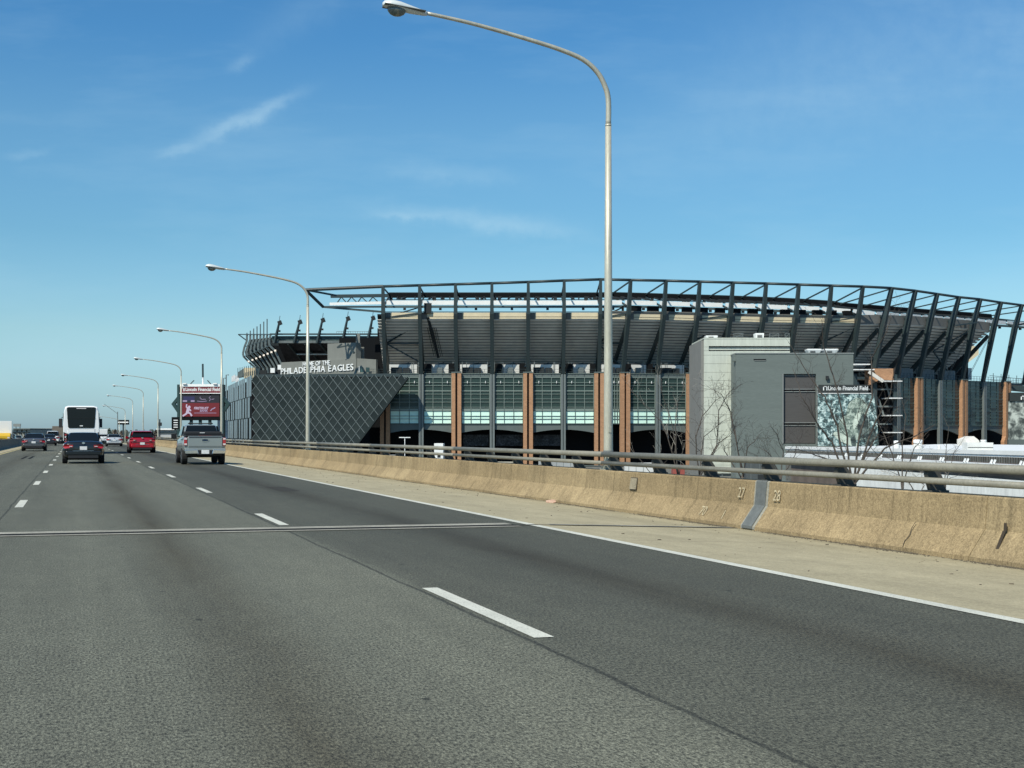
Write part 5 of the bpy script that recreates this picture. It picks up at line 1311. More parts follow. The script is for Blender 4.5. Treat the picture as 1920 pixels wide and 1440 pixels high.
# ================================================================== bare trees behind the railing
MTRK = mat('bark', (.075,.062,.05), .95, var=.25, vscale=3, fine=.2, fscale=25)
MTW = mat('twig', (.05,.042,.036), .95)
MTWP = mat('pale twig', (.34,.31,.26), .95)
def bare_tree(label, limbs, Y, seed, base_px, r0=.055, twm=MTW, dens=1.0):
    """limbs: polylines in photo positions at distance Y; twigs grow off them"""
    rnd = random.Random(seed); base = U(base_px[0], base_px[1], Y); base.z = GROUND
    o = thing('bare_tree', label, 'tree', base, 0, 'bare trees behind the railing')
    trunk, tw = MB(), MB(); zero = U(limbs[0][0][0], limbs[0][0][1]+4, Y) - base
    for l_ in limbs: trunk.tube([zero-Vector((0,0,.3)), U(l_[0][0], l_[0][1], Y)-base], r0*.72, 6)
    trunk.tube([Vector((0,0,0)), zero*.5+Vector((.05,.02,0)), zero], [r0*1.7, r0*1.4, r0*1.2], 7)
    def grow(p, d, L, r, lev):
        n = max(3, int(L/.12)); pts = [p.copy()]; rs = [r]; dd = d.copy(); kids = []
        for i in range(n):
            dd = (dd + Vector((rnd.gauss(0,.16), rnd.gauss(0,.16), rnd.gauss(.03,.14)))).normalized()
            p = p + dd*(L/n); pts.append(p.copy()); rs.append(max(.003, r*(1-.75*(i+1)/n)))
            if lev < 3 and rnd.random() < (.80 if lev == 1 else .6)*dens and i > 0:
                kids.append((p.copy(), dd.copy(), rs[-1], 1-i/n))
        (trunk if lev == 0 else tw).tube(pts, rs, 5 if lev == 0 else 3)
        for (q, e, rr, f) in kids:
            side = Vector((rnd.gauss(0,1), rnd.gauss(0,.8), rnd.gauss(.25,.7))).normalized()
            grow(q, (e*.75+side*.85).normalized(), L*rnd.uniform(.28,.55)*(.5+f*.5), rr*.62, lev+1)
    for pts in limbs:
        P = [U(px, py, Y) - base + Vector((0, rnd.uniform(-.8,.8)*i/len(pts), 0)) for i, (px, py) in enumerate(pts)]
        dense = []
        for a, c in zip(P[:-1], P[1:]):
            for k in range(5): dense.append(a.lerp(c, k/5) + Vector((rnd.gauss(0,.012), 0, rnd.gauss(0,.012))))
        dense.append(P[-1]); n = len(dense)
        rs = [.60*r0*(1-.80*i/(n-1)) for i in range(n)]
        trunk.tube(dense, rs, 6)
        for i in range(3, n):
            if rnd.random() < .95*dens:
                d = (dense[i]-dense[i-1]).normalized(); side = Vector((rnd.gauss(0,1), rnd.gauss(0,.7), rnd.gauss(.3,.6))).normalized()
                grow(dense[i], (d*.8+side*.8).normalized(), rnd.uniform(.25,1.05)*(1.15-.45*i/n), min(.012, rs[i]*.5), 1)
    trunk.build('trunk', MTRK, o, smooth=True); tw.build('crown', twm, o); return o
bare_tree('dark many stemmed bare tree spreading in front of the teal banner, largest of the trees', [
  [(1592,905),(1570,800),(1545,745),(1515,700),(1480,640)], [(1590,905),(1560,830),(1528,790),(1500,745),(1490,690)], [(1596,905),(1588,820),(1565,720),(1545,650),(1538,600)],
  [(1600,905),(1610,820),(1634,745),(1640,670),(1655,625),(1668,590)], [(1602,905),(1640,800),(1665,740),(1672,690)], [(1604,905),(1660,840),(1720,815),(1752,795)],
  [(1600,905),(1625,850),(1650,815),(1690,760)], [(1588,905),(1560,865),(1520,850),(1490,842)]], 44, 3, (1595,930), .06, MTW, 1.45)
bare_tree('thin bare tree in front of the pale precast tower', [
  [(1312,890),(1345,835),(1346,770),(1368,735),(1385,722)], [(1312,890),(1320,820),(1352,790)], [(1310,890),(1303,820),(1318,780),(1345,745),(1340,725)],
  [(1314,890),(1350,830),(1372,810)]], 52, 8, (1312,920), .045, MTW, 1.3)
bare_tree('dark bare tree at the corner between pale tower and grey brick', [
  [(1392,890),(1378,820),(1372,775),(1350,740),(1330,722)], [(1394,890),(1372,800),(1365,765)], [(1392,895),(1400,840),(1432,810)], [(1390,895),(1362,850),(1352,830)]], 50, 15, (1392,925), .045, MTW, 1.35)
bare_tree('pale bare sapling in front of the last glass bay', [
  [(1272,890),(1262,800),(1246,750),(1232,715)], [(1272,890),(1250,815),(1240,790),(1190,740),(1168,705)], [(1270,890),(1266,800),(1272,755),(1290,715)], [(1274,890),(1280,845),(1276,800)]], 55, 21, (1272,920), .042, MTWP, .75)
bare_tree('pale twiggy shrub low against the stadium arches', [
  [(1222,890),(1192,850),(1182,825)], [(1224,890),(1240,845),(1222,812)], [(1226,890),(1262,850)]], 58, 25, (1224,915), .03, MTWP, .6)
bare_tree('tangled low bare tree in front of the grey brick wall', [
  [(1462,890),(1440,850),(1420,838)], [(1464,890),(1470,850),(1455,815),(1440,800)], [(1460,890),(1430,860),(1400,845)], [(1466,890),(1490,855),(1500,820)]], 48, 31, (1462,925), .035, MTW, 1.4)
bare_tree('bare tree in front of the stair frame', [
  [(1692,905),(1690,830),(1700,780),(1690,730)], [(1694,905),(1712,840),(1745,800)], [(1690,905),(1668,840),(1650,790),(1630,740)]], 62, 37, (1692,940), .05, MTW, 1.2)
bare_tree('small bare tree rising in front of the right brick pilasters', [
  [(1772,905),(1772,850),(1775,800),(1768,770)], [(1774,905),(1790,850),(1810,815)], [(1770,905),(1755,855)]], 66, 41, (1772,940), .035, MTW, .8)
bare_tree('sparse bare tree close behind the railing at the right', [
  [(1720,930),(1700,900),(1660,880)], [(1722,930),(1760,905),(1790,890)], [(1722,935),(1735,910),(1716,890)]], 40, 47, (1722,950), .03, MTWP, 1.0)

# ================================================================== vehicles
MTYR = mat('tyre', (.014,.014,.014), .85); MRIM = mat('wheel rim', (.35,.36,.37), .3, .8)
MCG = mat('car glass', (.008,.011,.013), .06, spec=.28); MTRIM = mat('black trim', (.016,.016,.017), .55)
MRED = mat('tail light red', (.36,.012,.018), .2, spec=.8, coat=.5); MCLR = mat('clear lamp', (.65,.6,.58), .15, spec=.8)
MPL = mat('licence plate', (.7,.7,.68), .5, var=.15, vscale=12); MCHR = mat('chrome', (.75,.76,.77), .12, 1.0)
def paint(name, c, metal=.3): return mat('paint '+name, c, .3, metal, coat=.8)
def wheel(root, x, y, r, w):
    ring = lambda rr, xx: [Vector((xx, rr*math.cos(2*math.pi*k/20), r+rr*math.sin(2*math.pi*k/20))) for k in range(20)]
    ty = MB(); ty.loft([ring(r*.72,-w/2), ring(r*.93,-w/2), ring(r,-w*.36), ring(r,w*.36), ring(r*.93,w/2), ring(r*.72,w/2)]); o = ty.build('tyre', MTYR, None, smooth=False)
    wh_ = bpy.data.objects.new('wheel', None); COL.objects.link(wh_); wh_.parent = root; wh_.location = (x, y, 0); o.parent = wh_
    rm = MB(); rm.loft([ring(r*.72,-w*.42), ring(r*.72,w*.42)])
    sx_ = 1 if x > 0 else -1
    for k in range(5):
        a = 2*math.pi*k/5; rm.bar((sx_*w*.46,0,r),(sx_*w*.46,r*.68*math.cos(a),r+r*.68*math.sin(a)), .03,.09)
    rm.build('rim', MRIM, wh_)
def interp(tab, y):
    for (a, *va), (c, *vc) in zip(tab[:-1], tab[1:]):
        if a <= y <= c:
            f = (y-a)/(c-a); f = f*f*(3-2*f) if False else f
            return [p+(q-p)*f for p, q in zip(va, vc)]
    return tab[-1][1:]
def body_loft(tab, ny, m_, root, name='body', ss=1):
    """tab rows: y, half width, bottom, belt height"""
    y0, y1 = tab[0][0], tab[-1][0]; rings = []
    ys = sorted(set([r[0] for r in tab] + [y0+(y1-y0)*i/ny for i in range(ny+1)]))
    for y in ys:
        w, zb, zt_ = interp(tab, y)
        h = zt_-zb; half = [(.80*w,zb),(.95*w,zb+.10*h),(1.0*w,zb+.35*h),(1.0*w,zb+.60*h),(.965*w,zb+.84*h),(.88*w,zb+.97*h),(.5*w,zt_+.012)]
        rings.append([Vector((x,y,z)) for x,z in half] + [Vector((-x,y,z)) for x,z in reversed(half)])
    return MB().loft(rings).build(name, m_, root, smooth=True, subsurf=ss)
def cabin(tab, m_, root, glass=True):
    """tab: belt(y0,y1,w,z) roof(y0,y1,w,z)"""
    (a0,a1,aw,az),(b0,b1,bw,bz_) = tab
    rings = []
    for f in (0,.5,.86,1.0):
        g_ = f; w = aw+(bw-aw)*(g_**1.25); z = az+(bz_-az)*(1-(1-f)**1.15)
        y0 = a0+(b0-a0)*g_; y1 = a1+(b1-a1)*g_; k = 1 if f < 1 else .86
        cy = (y0+y1)/2; hy = (y1-y0)/2*(k if f < 1 else .9); w *= k
        rings.append([Vector((x*w*q, cy+yy*hy, z)) for x,yy,q in ((-1,-.86,1),(-.8,-1,1),(.8,-1,1),(1,-.86,1),(1,.86,1),(.8,1,1),(-.8,1,1),(-1,.86,1))])
    MB().loft(rings).build('cabin', m_, root, smooth=True, bevel=0.0, subsurf=1)
    def pane(nm, P, off):
        P = [Vector(p) for p in P]; n = (P[1]-P[0]).cross(P[3]-P[0]).normalized()
        MB().prism([p+n*off for p in P], -n*.03).build(nm, MCG, root)
    lo, hi = .10, .84
    def edge(f): return (a0+(b0-a0)*f, a1+(b1-a1)*f, aw+(bw-aw)*f**1.25, az+(bz_-az)*(1-(1-f)**1.15))
    r0, f0, w0, z0 = edge(lo); r1, f1, w1, z1 = edge(hi)
    pane('rear_window', [(-w0*.88,r0,z0),(w0*.88,r0,z0),(w1*.84,r1,z1),(-w1*.84,r1,z1)], .035)
    pane('windscreen', [(w0*.88,f0,z0),(-w0*.88,f0,z0),(-w1*.84,f1,z1),(w1*.84,f1,z1)], .035)
    for sg_ in (-1, 1):
        q = [(sg_*w0,f0-.25,z0),(sg_*w0,r0+.25,z0),(sg_*w1,r1+.25,z1),(sg_*w1,f1-.2,z1)]
        pane('side_window', q[::-1] if sg_ > 0 else q, .02)
def box_on(root, nm, a, c, m_, bev=0.012): return MB().box(a, c).build(nm, m_, root, bevel=bev)
def mirrors(root, x, y, z, m_):
    for sg_ in (-1, 1):
        m = MB(); m.obox((sg_*(x+.10),y,z), (.11,.02,0),(0,.06,0),(0,0,.075)); m.build('mirror', m_, root, bevel=.03)
def car(name, label, cat, s, t, mp, W_=1.85, L=4.8, H=1.46, kind='sedan', scale=1.0, group=None, back=False, brake=False):
    o = thing(name, label, cat, RP(s,t,zt(t)), TH + (math.pi if back else 0), group)
    w = W_/2; k = H/1.46
    if kind == 'sedan':
        body_loft([(0,w*.80,.42,.86),(.06,w*.90,.30,1.00),(.35,w*.97,.24,1.06),(1.0,w,.2,1.02),(3.2,w,.2,.96),(4.0,w*.97,.22,.88),(L-.15,w*.85,.28,.70),(L,w*.7,.36,.6)], 12, mp, o)
        cabin(((.62,3.55,w*.90,.98),(1.45,2.65,w*.70,H)), mp, o)
        lz, pz = .80, .72
    else:
        body_loft([(0,w*.82,.45,.95),(.06,w*.92,.32,1.10),(.4,w*.98,.26,1.14),(1.2,w,.24,1.08),(3.3,w,.24,1.04),(4.0,w*.97,.26,1.0),(L-.15,w*.88,.3,.85),(L,w*.75,.38,.7)], 12, mp, o)
        cabin(((.10,3.55,w*.92,1.06),(.62,2.75,w*.74,H)), mp, o)
        m = MB(); m.obox((0,.52,H-.07), (w*.66,0,0),(0,.22,.02),(0,0,.025)); m.build('roof_spoiler', mp, o, bevel=.02)
        lz, pz = .92, .68
    r = .335 if kind == 'sedan' else .36
    for sg_ in (-1, 1):
        for y in (.95, L-.92): wheel(o, sg_*(w-.105), y, r, .23)
        m = MB(); xo = sg_*w*.90
        m.loft([[Vector((sg_*w*a,y,z)) for a,y,z in ((.50,-.05,lz-.04),(.50,-.05,lz+.07),(.90,-.02,lz+.11),(.985,.06,lz-.01),(.88,-.02,lz-.10))],
                [Vector((sg_*w*a*.98,y+.06,z)) for a,y,z in ((.50,-.05,lz-.04),(.50,-.05,lz+.07),(.90,-.02,lz+.11),(.985,.06,lz-.01),(.88,-.02,lz-.10))]])
        m.build('tail_light', MRED, o)
        m = MB(); m.obox((sg_*w*.60,-.05,lz+.0),(w*.07,0,0),(0,.01,0),(0,0,.016)); m.build('reversing_light', MCLR, o)
    box_on(o, 'bumper', (-w*.84,-.05,.38), (w*.84,.16,.60), mp, .05)
    box_on(o, 'diffuser', (-w*.72,-.03,.24), (w*.72,.2,.40), MTRIM, .03)
    box_on(o, 'licence_plate', (-.16,-.075,pz-.08), (.16,-.04,pz+.08), MPL, .004)
    box_on(o, 'chrome_strip', (-w*.5,-.062,.585), (w*.5,-.03,.605), MCHR, .004)
    MB().disc((0,-.045,lz+.16),(.07,0,0),(0,0,.045),14).disc((0,-.03,lz+.16),(.07,0,0),(0,0,.045),14).build('badge', MCHR, o)
    box_on(o, 'trunk_seam', (-w*.72,-.022,lz-.14),(w*.72,.02,lz-.125), MTRIM, .002)
    mirrors(o, w*.93, 3.0, .98*k if kind == 'sedan' else 1.1, mp)
    m = MB(); m.box((-w*.8,.7,.17),(w*.8,L-.6,.3)); m.build('underbody', MTRIM, o)
    o.scale = (scale,)*3
    return o
def at_px(px, py, Y):  # road position for a rear bottom centre seen at px
    X = ux(px, Y); t = (X+.304*Y)*.9568; return s_of(Y, t), t
s_, t_ = at_px(156.5, 868, 70.5)
car('black_sedan', 'glossy black sedan just behind the white coach', 'car', s_, t_, paint('black', (.010,.012,.013), .2), 1.86, 4.9, 1.46, 'sedan', 1.06)
s_, t_ = at_px(267, 848, 110.5)
car('red_crossover', 'bright red crossover in the right lane', 'car', s_, t_, paint('red', (.40,.008,.022), .3), 1.88, 4.5, 1.63, 'suv', 1.07)
s_, t_ = at_px(214.5, 836, 170)
car('silver_sedan', 'pale silver sedan ahead of the red car', 'car', s_, t_, paint('silver', (.62,.63,.62), .35), 1.84, 4.8, 1.42, 'sedan', 1.02)
s_, t_ = at_px(63, 843, 123)
car('grey_sedan', 'dark grey sedan nearest in the left lane', 'car', s_, t_, paint('grey', (.115,.115,.12), .5), 1.9, 4.9, 1.46, 'sedan', 1.05)
s_, t_ = at_px(91, 834, 178)
car('charcoal_sedan', 'charcoal sedan farther along the left lane, partly behind the grey sedan', 'car', s_, t_, paint('charcoal', (.035,.037,.042), .4), 1.84, 4.8, 1.45, 'sedan', 1.0)
s_, t_ = at_px(98.5, 829, 214)
car('white_suv', 'tall white sport utility car beyond the charcoal sedan', 'car', s_, t_, paint('white', (.75,.75,.73), .0), 1.98, 4.9, 1.85, 'suv', 1.05)
s_, t_ = at_px(193, 830, 205)
car('white_hatchback', 'white car half hidden between the coach and the silver sedan', 'car', s_, t_, paint('white', (.75,.75,.73), .0), 1.82, 4.3, 1.5, 'suv', 1.0)
# oncoming cars beyond the median
s_, t_ = at_px(23, 830, 232); car('teal_sedan', 'dark teal car beyond the median wall', 'car', s_, -9.8, paint('teal', (.03,.06,.065), .4), 1.86, 4.7, 1.5, 'sedan', 1.0, back=True)
s_, t_ = at_px(34, 830, 262); car('pale_car', 'pale car beyond the median wall, farther off than the teal one', 'car', s_, -9.9, paint('pale', (.5,.52,.52), .3), 1.84, 4.6, 1.5, 'suv', 1.0, back=True)

# pickup truck
s_, t_ = at_px(384.5, 871, 68.2)
pk = thing('pickup_truck', 'light grey pickup truck with black bed cover in the right lane', 'pickup truck', RP(s_,t_,0), TH)
MPK = paint('pickup grey', (.285,.315,.305), .35)
w = 1.01
body_loft([(0,w*.93,.62,1.20),(.08,w*.965,.55,1.34),(.5,w,.52,1.37),(2.0,w,.5,1.37),(4.2,w,.5,1.30),(5.2,w*.97,.5,1.25),(5.75,w*.9,.55,1.15),(5.85,w*.8,.6,1.05)], 10, MPK, pk)
cabin(((2.05,4.55,w*.93,1.30),(2.35,3.75,w*.76,1.93)), MPK, pk)
box_on(pk, 'tailgate', (-w*.80,-.045,.80), (w*.80,.05,1.325), MPK, .03)
box_on(pk, 'tailgate_lip', (-w*.78,-.06,1.325),(w*.78,.06,1.36), MPK, .015)
box_on(pk, 'tailgate_groove', (-w*.76,-.05,.865),(w*.76,-.03,.885), MTRIM, .004)
box_on(pk, 'top_groove', (-w*.74,-.052,1.27),(w*.74,-.03,1.30), MTRIM, .004)
box_on(pk, 'bed_cover', (-w*.90,.15,1.355),(w*.90,1.95,1.42), MTRIM, .02)
box_on(pk, 'cover_roll', (-w*.86,1.55,1.42),(w*.92,1.95,1.58), MTRIM, .04)
box_on(pk, 'high_stop_light', (-.30,-.02,1.36),(.30,.1,1.40), mat('dark red', (.05,.005,.006), .4), .01)
box_on(pk, 'tape_label', (-.12,1.53,1.50),(.12,1.55,1.53), MPL, .002)
for sg_ in (-1,1):
    box_on(pk, 'tail_light', (sg_*w*.82,-.03,.90),(sg_*w*.965,.14,1.28), MRED, .02)
    box_on(pk, 'reversing_light', (sg_*w*.83,-.04,1.19),(sg_*w*.95,-.02,1.26), MCLR, .006); box_on(pk, 'reversing_light', (sg_*w*.83,-.04,.93),(sg_*w*.95,-.02,1.01), MCLR, .006)
    m = MB(); m.prism([Vector((sg_*x,-.16,z)) for x,z in ((.30,.52),(.93,.52),(.96,.70),(.36,.72))], Vector((0,.22,0))); m.build('bumper_end', MCHR, pk, bevel=.02)
    for y in (1.25, 4.85): wheel(pk, sg_*(w-.13), y, .40, .28)
    m = MB(); m.obox((sg_*(w+.17),3.95,1.36),(.14,.03,0),(0,.07,0),(0,0,.12)); m.build('mirror', MTRIM, pk, bevel=.03)
box_on(pk, 'bumper_step', (-.95,-.10,.68),(.95,.10,.79), MPK, .02); box_on(pk, 'bumper_centre', (-.36,-.15,.47),(.36,.05,.70), MTRIM, .02)
box_on(pk, 'licence_plate', (-.18,-.175,.52),(.18,-.15,.70), MPL, .004)
m = MB(); m.disc((0,-.062,1.16),(.19,0,0),(0,0,.075),20).disc((0,-.061,1.16),(.17,0,0),(0,0,.06),20); m.build('badge_rim', MCHR, pk)
MB().disc((0,-.070,1.165),(.165,0,0),(0,0,.055),20).build('badge', mat('badge blue', (.012,.03,.06), .25), pk)
box_on(pk, 'underbody', (-.8,.4,.42),(.8,5.4,.6), MTRIM, .02); box_on(pk, 'axle', (-.8,1.18,.33),(.8,1.34,.47), MTRIM, .03)
m = MB(); m.tube([(-.6,2.6,1.97),(.6,2.6,1.97)], .03, 6); m.build('roof_bar', MTRIM, pk)
for x in (-.5,.5): box_on(pk, 'roof_light', (x-.05,2.55,1.93),(x+.05,2.7,2.03), MTRIM, .02)

# coach
s_, t_ = at_px(152.5, 850, 105.5)
bs = thing('coach_bus', 'tall white coach with large black rear window', 'bus', RP(s_,t_,0), TH)
MBUS = paint('bus white', (.80,.80,.79), 0.0)
m = MB(); rings = []
for y, kx, z0, z1 in ((0,.985,.55,3.40),(.10,1.0,.42,3.52),(1.0,1.0,.38,3.56),(11.5,1.0,.38,3.56),(12.0,.97,.42,3.45)):
    w = 1.275*kx; half = [(w*.93,z0),(w,z0+.15),(w,1.3),(w*.995,2.2),(w*.955,3.1),(w*.89,z1-.08),(w*.7,z1)]
    rings.append([Vector((x,y,z)) for x,z in half]+[Vector((-x,y,z)) for x,z in reversed(half)])
m.loft(rings); m.build('body', MBUS, bs, smooth=False, bevel=.03)
MB().prism([Vector((x,-.03,z)) for x,z in ((-.93,1.98),(-.86,1.90),(.86,1.90),(.93,1.98),(1.02,3.38),(.9,3.43),(-.9,3.43),(-1.02,3.38))], Vector((0,.05,0))).build('rear_window', MCG, bs)
MB().prism([Vector((x,-.05,z)) for x,z in ((-1.0,2.62),(1.0,2.62),(1.0,2.635),(-1.0,2.635))], Vector((0,.05,0))).build('window_seam', MTRIM, bs)
box_on(bs, 'high_stop_light', (-.34,-.05,3.30),(.34,-.02,3.36), MCLR, .008)
box_on(bs, 'small_plate', (-.11,-.06,2.02),(.11,-.03,2.09), MPL, .004)
box_on(bs, 'engine_door', (-.95,-.035,.75),(.95,.02,1.80), MBUS, .02); box_on(bs, 'door_seam', (-.97,-.02,1.805),(.97,.02,1.83), mat('seam grey', (.35,.35,.35), .6), .002)
box_on(bs, 'bumper', (-1.2,-.10,.42),(1.2,.15,.72), MBUS, .05)
for sg_ in (-1,1):
    MB().prism([Vector((sg_*x,-.04,z)) for x,z in ((.94,.78),(1.235,.78),(1.25,1.60),(.95,1.48))], Vector((0,.10,0))).build('light_cluster', MTRIM, bs)
    for k in range(4): MB().disc((sg_*1.1,-.055,.90+.17*k),(.075,0,0),(0,0,.065),14).disc((sg_*1.1,-.045,.90+.17*k),(.075,0,0),(0,0,.065),14).build('tail_light', MCLR if k == 2 else MRED, bs)
    box_on(bs, 'side_window', (sg_*1.262,.6,1.9),(sg_*1.285,11.2,3.0), MCG, .004)
    for y in (2.6, 3.9, 9.6): wheel(bs, sg_*1.09, y, .5, .3)
    m = MB(); m.bar((sg_*1.22,11.9,2.9),(sg_*1.52,12.1,2.75),.05,.05); m.obox((sg_*1.55,12.05,2.35),(.14,0,0),(0,.08,0),(0,0,.36)); m.build('mirror', MTRIM, bs, bevel=.03)
box_on(bs, 'underbody', (-1.1,.5,.3),(1.1,11.5,.5), MTRIM, .02)

# box vehicles far off
def boxtruck(name, label, s, t, cargo, cab_, W_=2.4, L=7, H=3.2, back=False, low=False):
    o = thing(name, label, 'truck', RP(s,t,0), TH+(math.pi if back else 0)); w = W_/2
    box_on(o, 'cargo_box', (-w,0,.9),(w,L-2.1,H), cargo, .03); box_on(o, 'chassis', (-w*.8,.1,.5),(w*.8,L,.9), MTRIM, .02)
    m = MB(); m.loft([[Vector((x*w*.9,y,z)) for x,y in ((-1,L-2.05),(1,L-2.05),(1,yf),(-1,yf))] for z,yf in (((.5,L),(1.3,L),(1.5,L-.1),(2.3,L-.6),(2.4,L-.7)) if not low else ((.6,L),(1.2,L),(1.35,L-.1),(1.5,L-.6),(1.6,L-.7)))]); m.build('cab', cab_, o, bevel=.04)
    if not low: MB().prism([Vector((x*w*.8,y,z)) for x,y,z in ((-1,L-.10,1.5),(1,L-.10,1.5),(1,L-.58,2.25),(-1,L-.58,2.25))], Vector((0,.05,.02))).build('windscreen', MCG, o)
    for x in (-1,1):
        box_on(o, 'headlight', (x*w*.6,L-.02,.85),(x*w*.85,L+.03,1.05), MCLR, .01); box_on(o, 'tail_light', (x*w*.75,-.04,.95),(x*w*.95,.02,1.15), MRED, .01)
        for y in (1.5, L-1.1): wheel(o, x*(w-.2), y, .45, .28)
    box_on(o, 'rear_door', (-w*.93,-.03,1.0),(w*.93,.01,H-.1), cargo, .01); return o
boxtruck('box_truck', 'white box truck with yellow cab beyond the median at the far left edge', s_of(208,-9.6), -9.7, paint('white',(.75,.75,.73),0), mat('cab yellow', (.65,.40,.02), .4), 2.5, 7, 3.3, True, True)
s_, t_ = at_px(112.5, 826, 232); boxtruck('box_truck', 'brown box truck half hidden by the left side of the white coach', s_, t_, mat('brown box', (.17,.145,.115), .8, var=.2, vscale=1), MTRIM, 2.4, 7.5, 2.75)
s_, t_ = at_px(190.5, 822, 262); boxtruck('delivery_van', 'white delivery van just right of the coach', s_, t_, paint('white',(.75,.75,.73),0), MTRIM, 2.1, 6, 2.55)

# ================================================================== far background
MHILL = mat('far trees', (.085,.095,.08), 1.0, var=.4, vscale=.02, fine=.4, fscale=.15)
rnd = random.Random(17); m = MB()
for (a_, c_, Y, y0, st) in ((-250, 520, 1400, 806.5, 3), (150, 640, 900, 812, 4), (200, 460, 620, 811, 4), (1880, 2400, 800, 806, 5)):
    px = a_
    while px < c_:
        h = y0 + rnd.uniform(-1.6,1.8) ; r_ = rnd.uniform(3,6)/FPX*Y; x = ux(px,Y); zt2 = uz(h,Y); yy = Y+rnd.uniform(-20,20)
        rings = []
        for f, k in ((0,.9),(.5,1.0),(.8,.75),(1,.25)):
            rings.append([Vector((x+r_*k*math.cos(2*math.pi*j/7+f)*rnd.uniform(.8,1.2), yy+r_*k*math.sin(2*math.pi*j/7+f), GROUND+(zt2-GROUND)*f)) for j in range(7)])
        m.loft(rings); px += st*rnd.uniform(.5,1.1)
tag(m.build('far_treeline', MHILL, kind='stuff'), 'hazy low line of far trees along the horizon', 'treeline')
# far elevated road with piers at the left
fo = thing('far_overpass', 'far elevated road on pale piers at the left horizon', 'bridge')
MOV = mat('overpass concrete', (.30,.30,.26), .9, var=.15, vscale=.05)
OY = 640
MB().box((ux(-60,OY),OY,uz(809,OY)),(ux(122,OY),OY+12,uz(804,OY))).build('deck', MOV, fo)
MB().box((ux(-60,OY),OY-.3,uz(804.4,OY)),(ux(122,OY),OY,uz(803,OY))).build('parapet', MOV, fo)
for px in range(-50, 122, 10): MB().box((ux(px,OY),OY+2,GROUND),(ux(px+2.2,OY),OY+9,uz(809,OY))).build('pier', MOV, fo)
o = thing('far_sign_gantry', 'small grey back of a highway sign above the far overpass', 'sign gantry')
MB().box((ux(25,600),600,uz(800,600)),(ux(38.5,600),600.5,uz(794.5,600))).build('sign_panel', mat('sign back', (.2,.215,.2), .6), o)
for px in (28.5, 36): MB().box((ux(px,600),600.6,GROUND),(ux(px+.8,600),601,uz(795,600))).build('post', MST2, o)
o = thing('far_building', 'far grey flat building with pale walls behind the grey sedan', 'building')
for k in range(4): MB().box((ux(24+9*k,560),560,GROUND),(ux(31+9*k,560),590,uz(804.5+k*.4,560))).build('wall', MOV, o)
MB().box((ux(22,560),559,uz(805,560)),(ux(58,560),591,uz(803.2,560))).build('roof', MSPD, o)
for k in range(4): MB().box((ux(25+9*k,560),559.6,uz(812.5,560)),(ux(30+9*k,560),560,uz(810.5,560))).build('window', MCG, o)
o = thing('low_white_building', 'long low white building between the red car and the video board', 'building')
MB().box((ux(296,420),420,GROUND),(ux(345,420),440,uz(806,420))).build('wall', mat('pale wall', (.4,.41,.4), .8, var=.2, vscale=.2), o)
MB().box((ux(295,420),419,uz(806,420)),(ux(346,420),441,uz(803.3,420))).build('roof', MWH, o)
MB().box((ux(297,420),419.7,uz(812.5,420)),(ux(344,420),420,uz(809.5,420))).build('window_band', MSPD, o)
o = thing('black_pole', 'short black pole beside the fifth street lamp', 'pole', (ux(299.5,300),300,GROUND))
MB().tube([(0,0,0),(0,0,uz(786,300)-GROUND)], .14, 6).build('post', MDG, o); MB().box((-.3,-.2,uz(795,300)-GROUND-.4),(.4,.2,uz(794,300)-GROUND+.2)).build('box', MDG, o)
o = thing('billboard', 'far small two tier black and white roadside billboard', 'billboard', (ux(231,520),520,GROUND))
for y0, y1 in ((787.3,791.8),(792.3,796.2)): MB().box((-2.1,-.3,uz(y1,520)-GROUND),(2.1,.3,uz(y0,520)-GROUND)).build('panel', MDK, o)
MB().box((-1.9,-.36,uz(792.8,520)-GROUND),(1.9,-.3,uz(790.7,520)-GROUND)).build('white_band', MWH, o)
MB().box((-.25,0,0),(.25,.3,uz(796,520)-GROUND)).build('post', MST, o)
o = thing('far_pole', 'far dark street pole with a slanting arm left of the small billboard', 'lamp post', (ux(220.5,430),430,GROUND))
zt3 = uz(772,430)-GROUND; MB().tube([(0,0,0),(0,0,zt3)], .13, 6).tube([(0,0,zt3-.6),(-4.0,0,zt3+2.3)], .07, 5).build('pole', MST2, o)
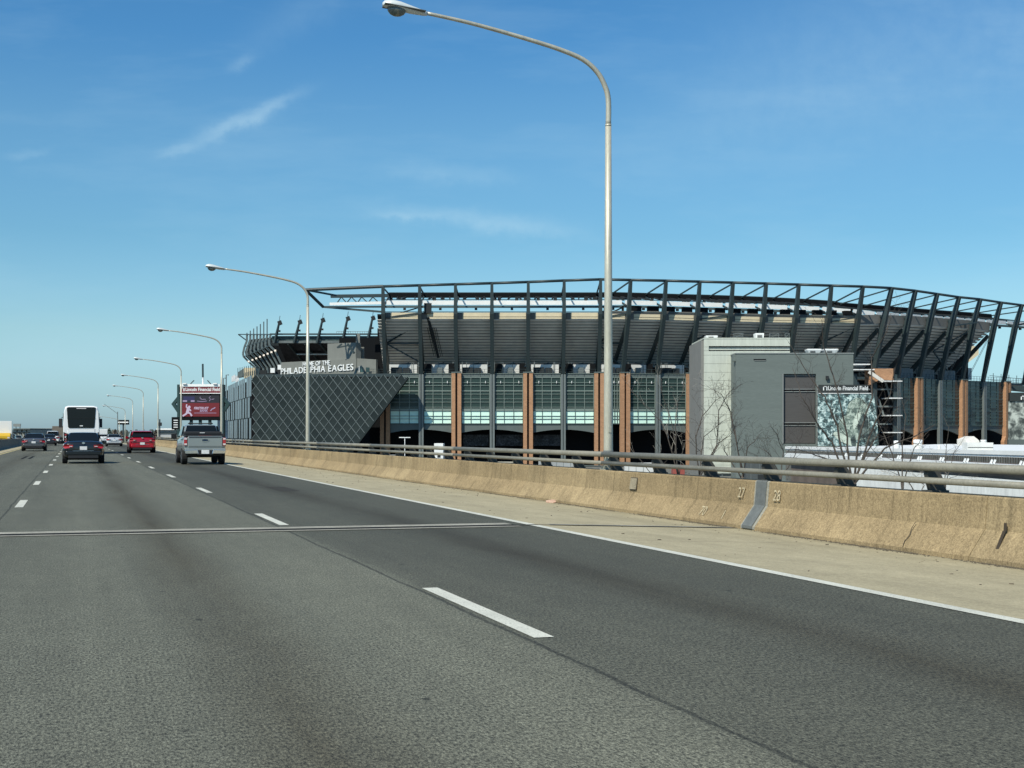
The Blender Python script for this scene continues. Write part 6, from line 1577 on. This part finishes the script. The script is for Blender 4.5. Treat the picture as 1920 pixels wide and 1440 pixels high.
# bushes and far trees by the road on the right
MBUSH = mat('far bush', (.07,.075,.04), 1.0, var=.4, vscale=.4, fine=.4, fscale=1.5)
def leafy(label, px, Y, y0, wpx, m_, seed):
    rr = random.Random(seed); o = thing('roadside_tree', label, 'tree', (ux(px,Y),Y,GROUND), 0, 'far trees beside the road'); H_ = uz(y0,Y)-GROUND; R_ = wpx/FPX*Y/2
    MB().tube([(0,0,0),(0,0,H_*.6)], [.3,.15], 6).build('trunk', MTRK, o); b_ = MB()
    for k in range(420):
        a = rr.uniform(0,6.283); q = math.sqrt(rr.random()); z = rr.random(); e = math.sin(math.pi*(.12+.88*z))**.6
        c = Vector((R_*q*e*math.cos(a), R_*q*e*math.sin(a), H_*(.15+.85*z))); s0 = R_*rr.uniform(.12,.25)
        n1 = Vector((rr.gauss(0,1),rr.gauss(0,1),rr.gauss(0,1))).normalized(); n2 = n1.orthogonal().normalized()
        b_.add([c-n1*s0-n2*s0*.6, c+n1*s0-n2*s0*.5, c+n1*s0*.8+n2*s0*.6, c-n1*s0*.7+n2*s0*.5], [(0,1,2,3)])
    b_.build('crown', m_, o); return o
MBUSHB = mat('far bare wood', (.12,.095,.075), 1.0, var=.3, vscale=.4, fine=.4, fscale=1.5)
leafy('brown bare looking tree mass behind the silver car', 216, 380, 806, 18, MBUSHB, 1); leafy('brown tree mass between silver car and red car, right of the brown one', 227, 370, 808, 14, MBUSHB, 2)
leafy('green bush right beside the seventh lamp', 236, 330, 812, 12, MBUSH, 3); leafy('green bush left of the red car roof', 243, 320, 810, 10, MBUSH, 4)
leafy('dull green trees just right of the coach, far off', 205, 420, 803, 14, mat('far green', (.05,.08,.06), 1, var=.4, vscale=.4), 5)
leafy('pale brown trees left of the video board, far off', 292, 380, 806, 14, MBUSHB, 6)
# low scrub on the ground behind the railing
sc_b = MB(); rr = random.Random(23)
for k in range(9000):
    Y = rr.uniform(60,140); px = rr.uniform(1180,1900); x = ux(px,Y)
    if x < 11-.304*Y+4: continue
    h = rr.uniform(.4,2.4)*(.6+.4*math.sin(px*.03)); a = rr.uniform(0,6.28); l = rr.uniform(.1,.5)
    p = Vector((x,Y,GROUND)); q = p+Vector((l*math.cos(a),l*math.sin(a),h)); wv = Vector((.02,0,0))
    sc_b.add([p-wv, p+wv, q], [(0,1,2)])
tag(sc_b.build('undergrowth', mat('dry scrub', (.16,.13,.085), 1.0), kind='stuff'), 'dry brown undergrowth on the ground behind the parapet', 'undergrowth')
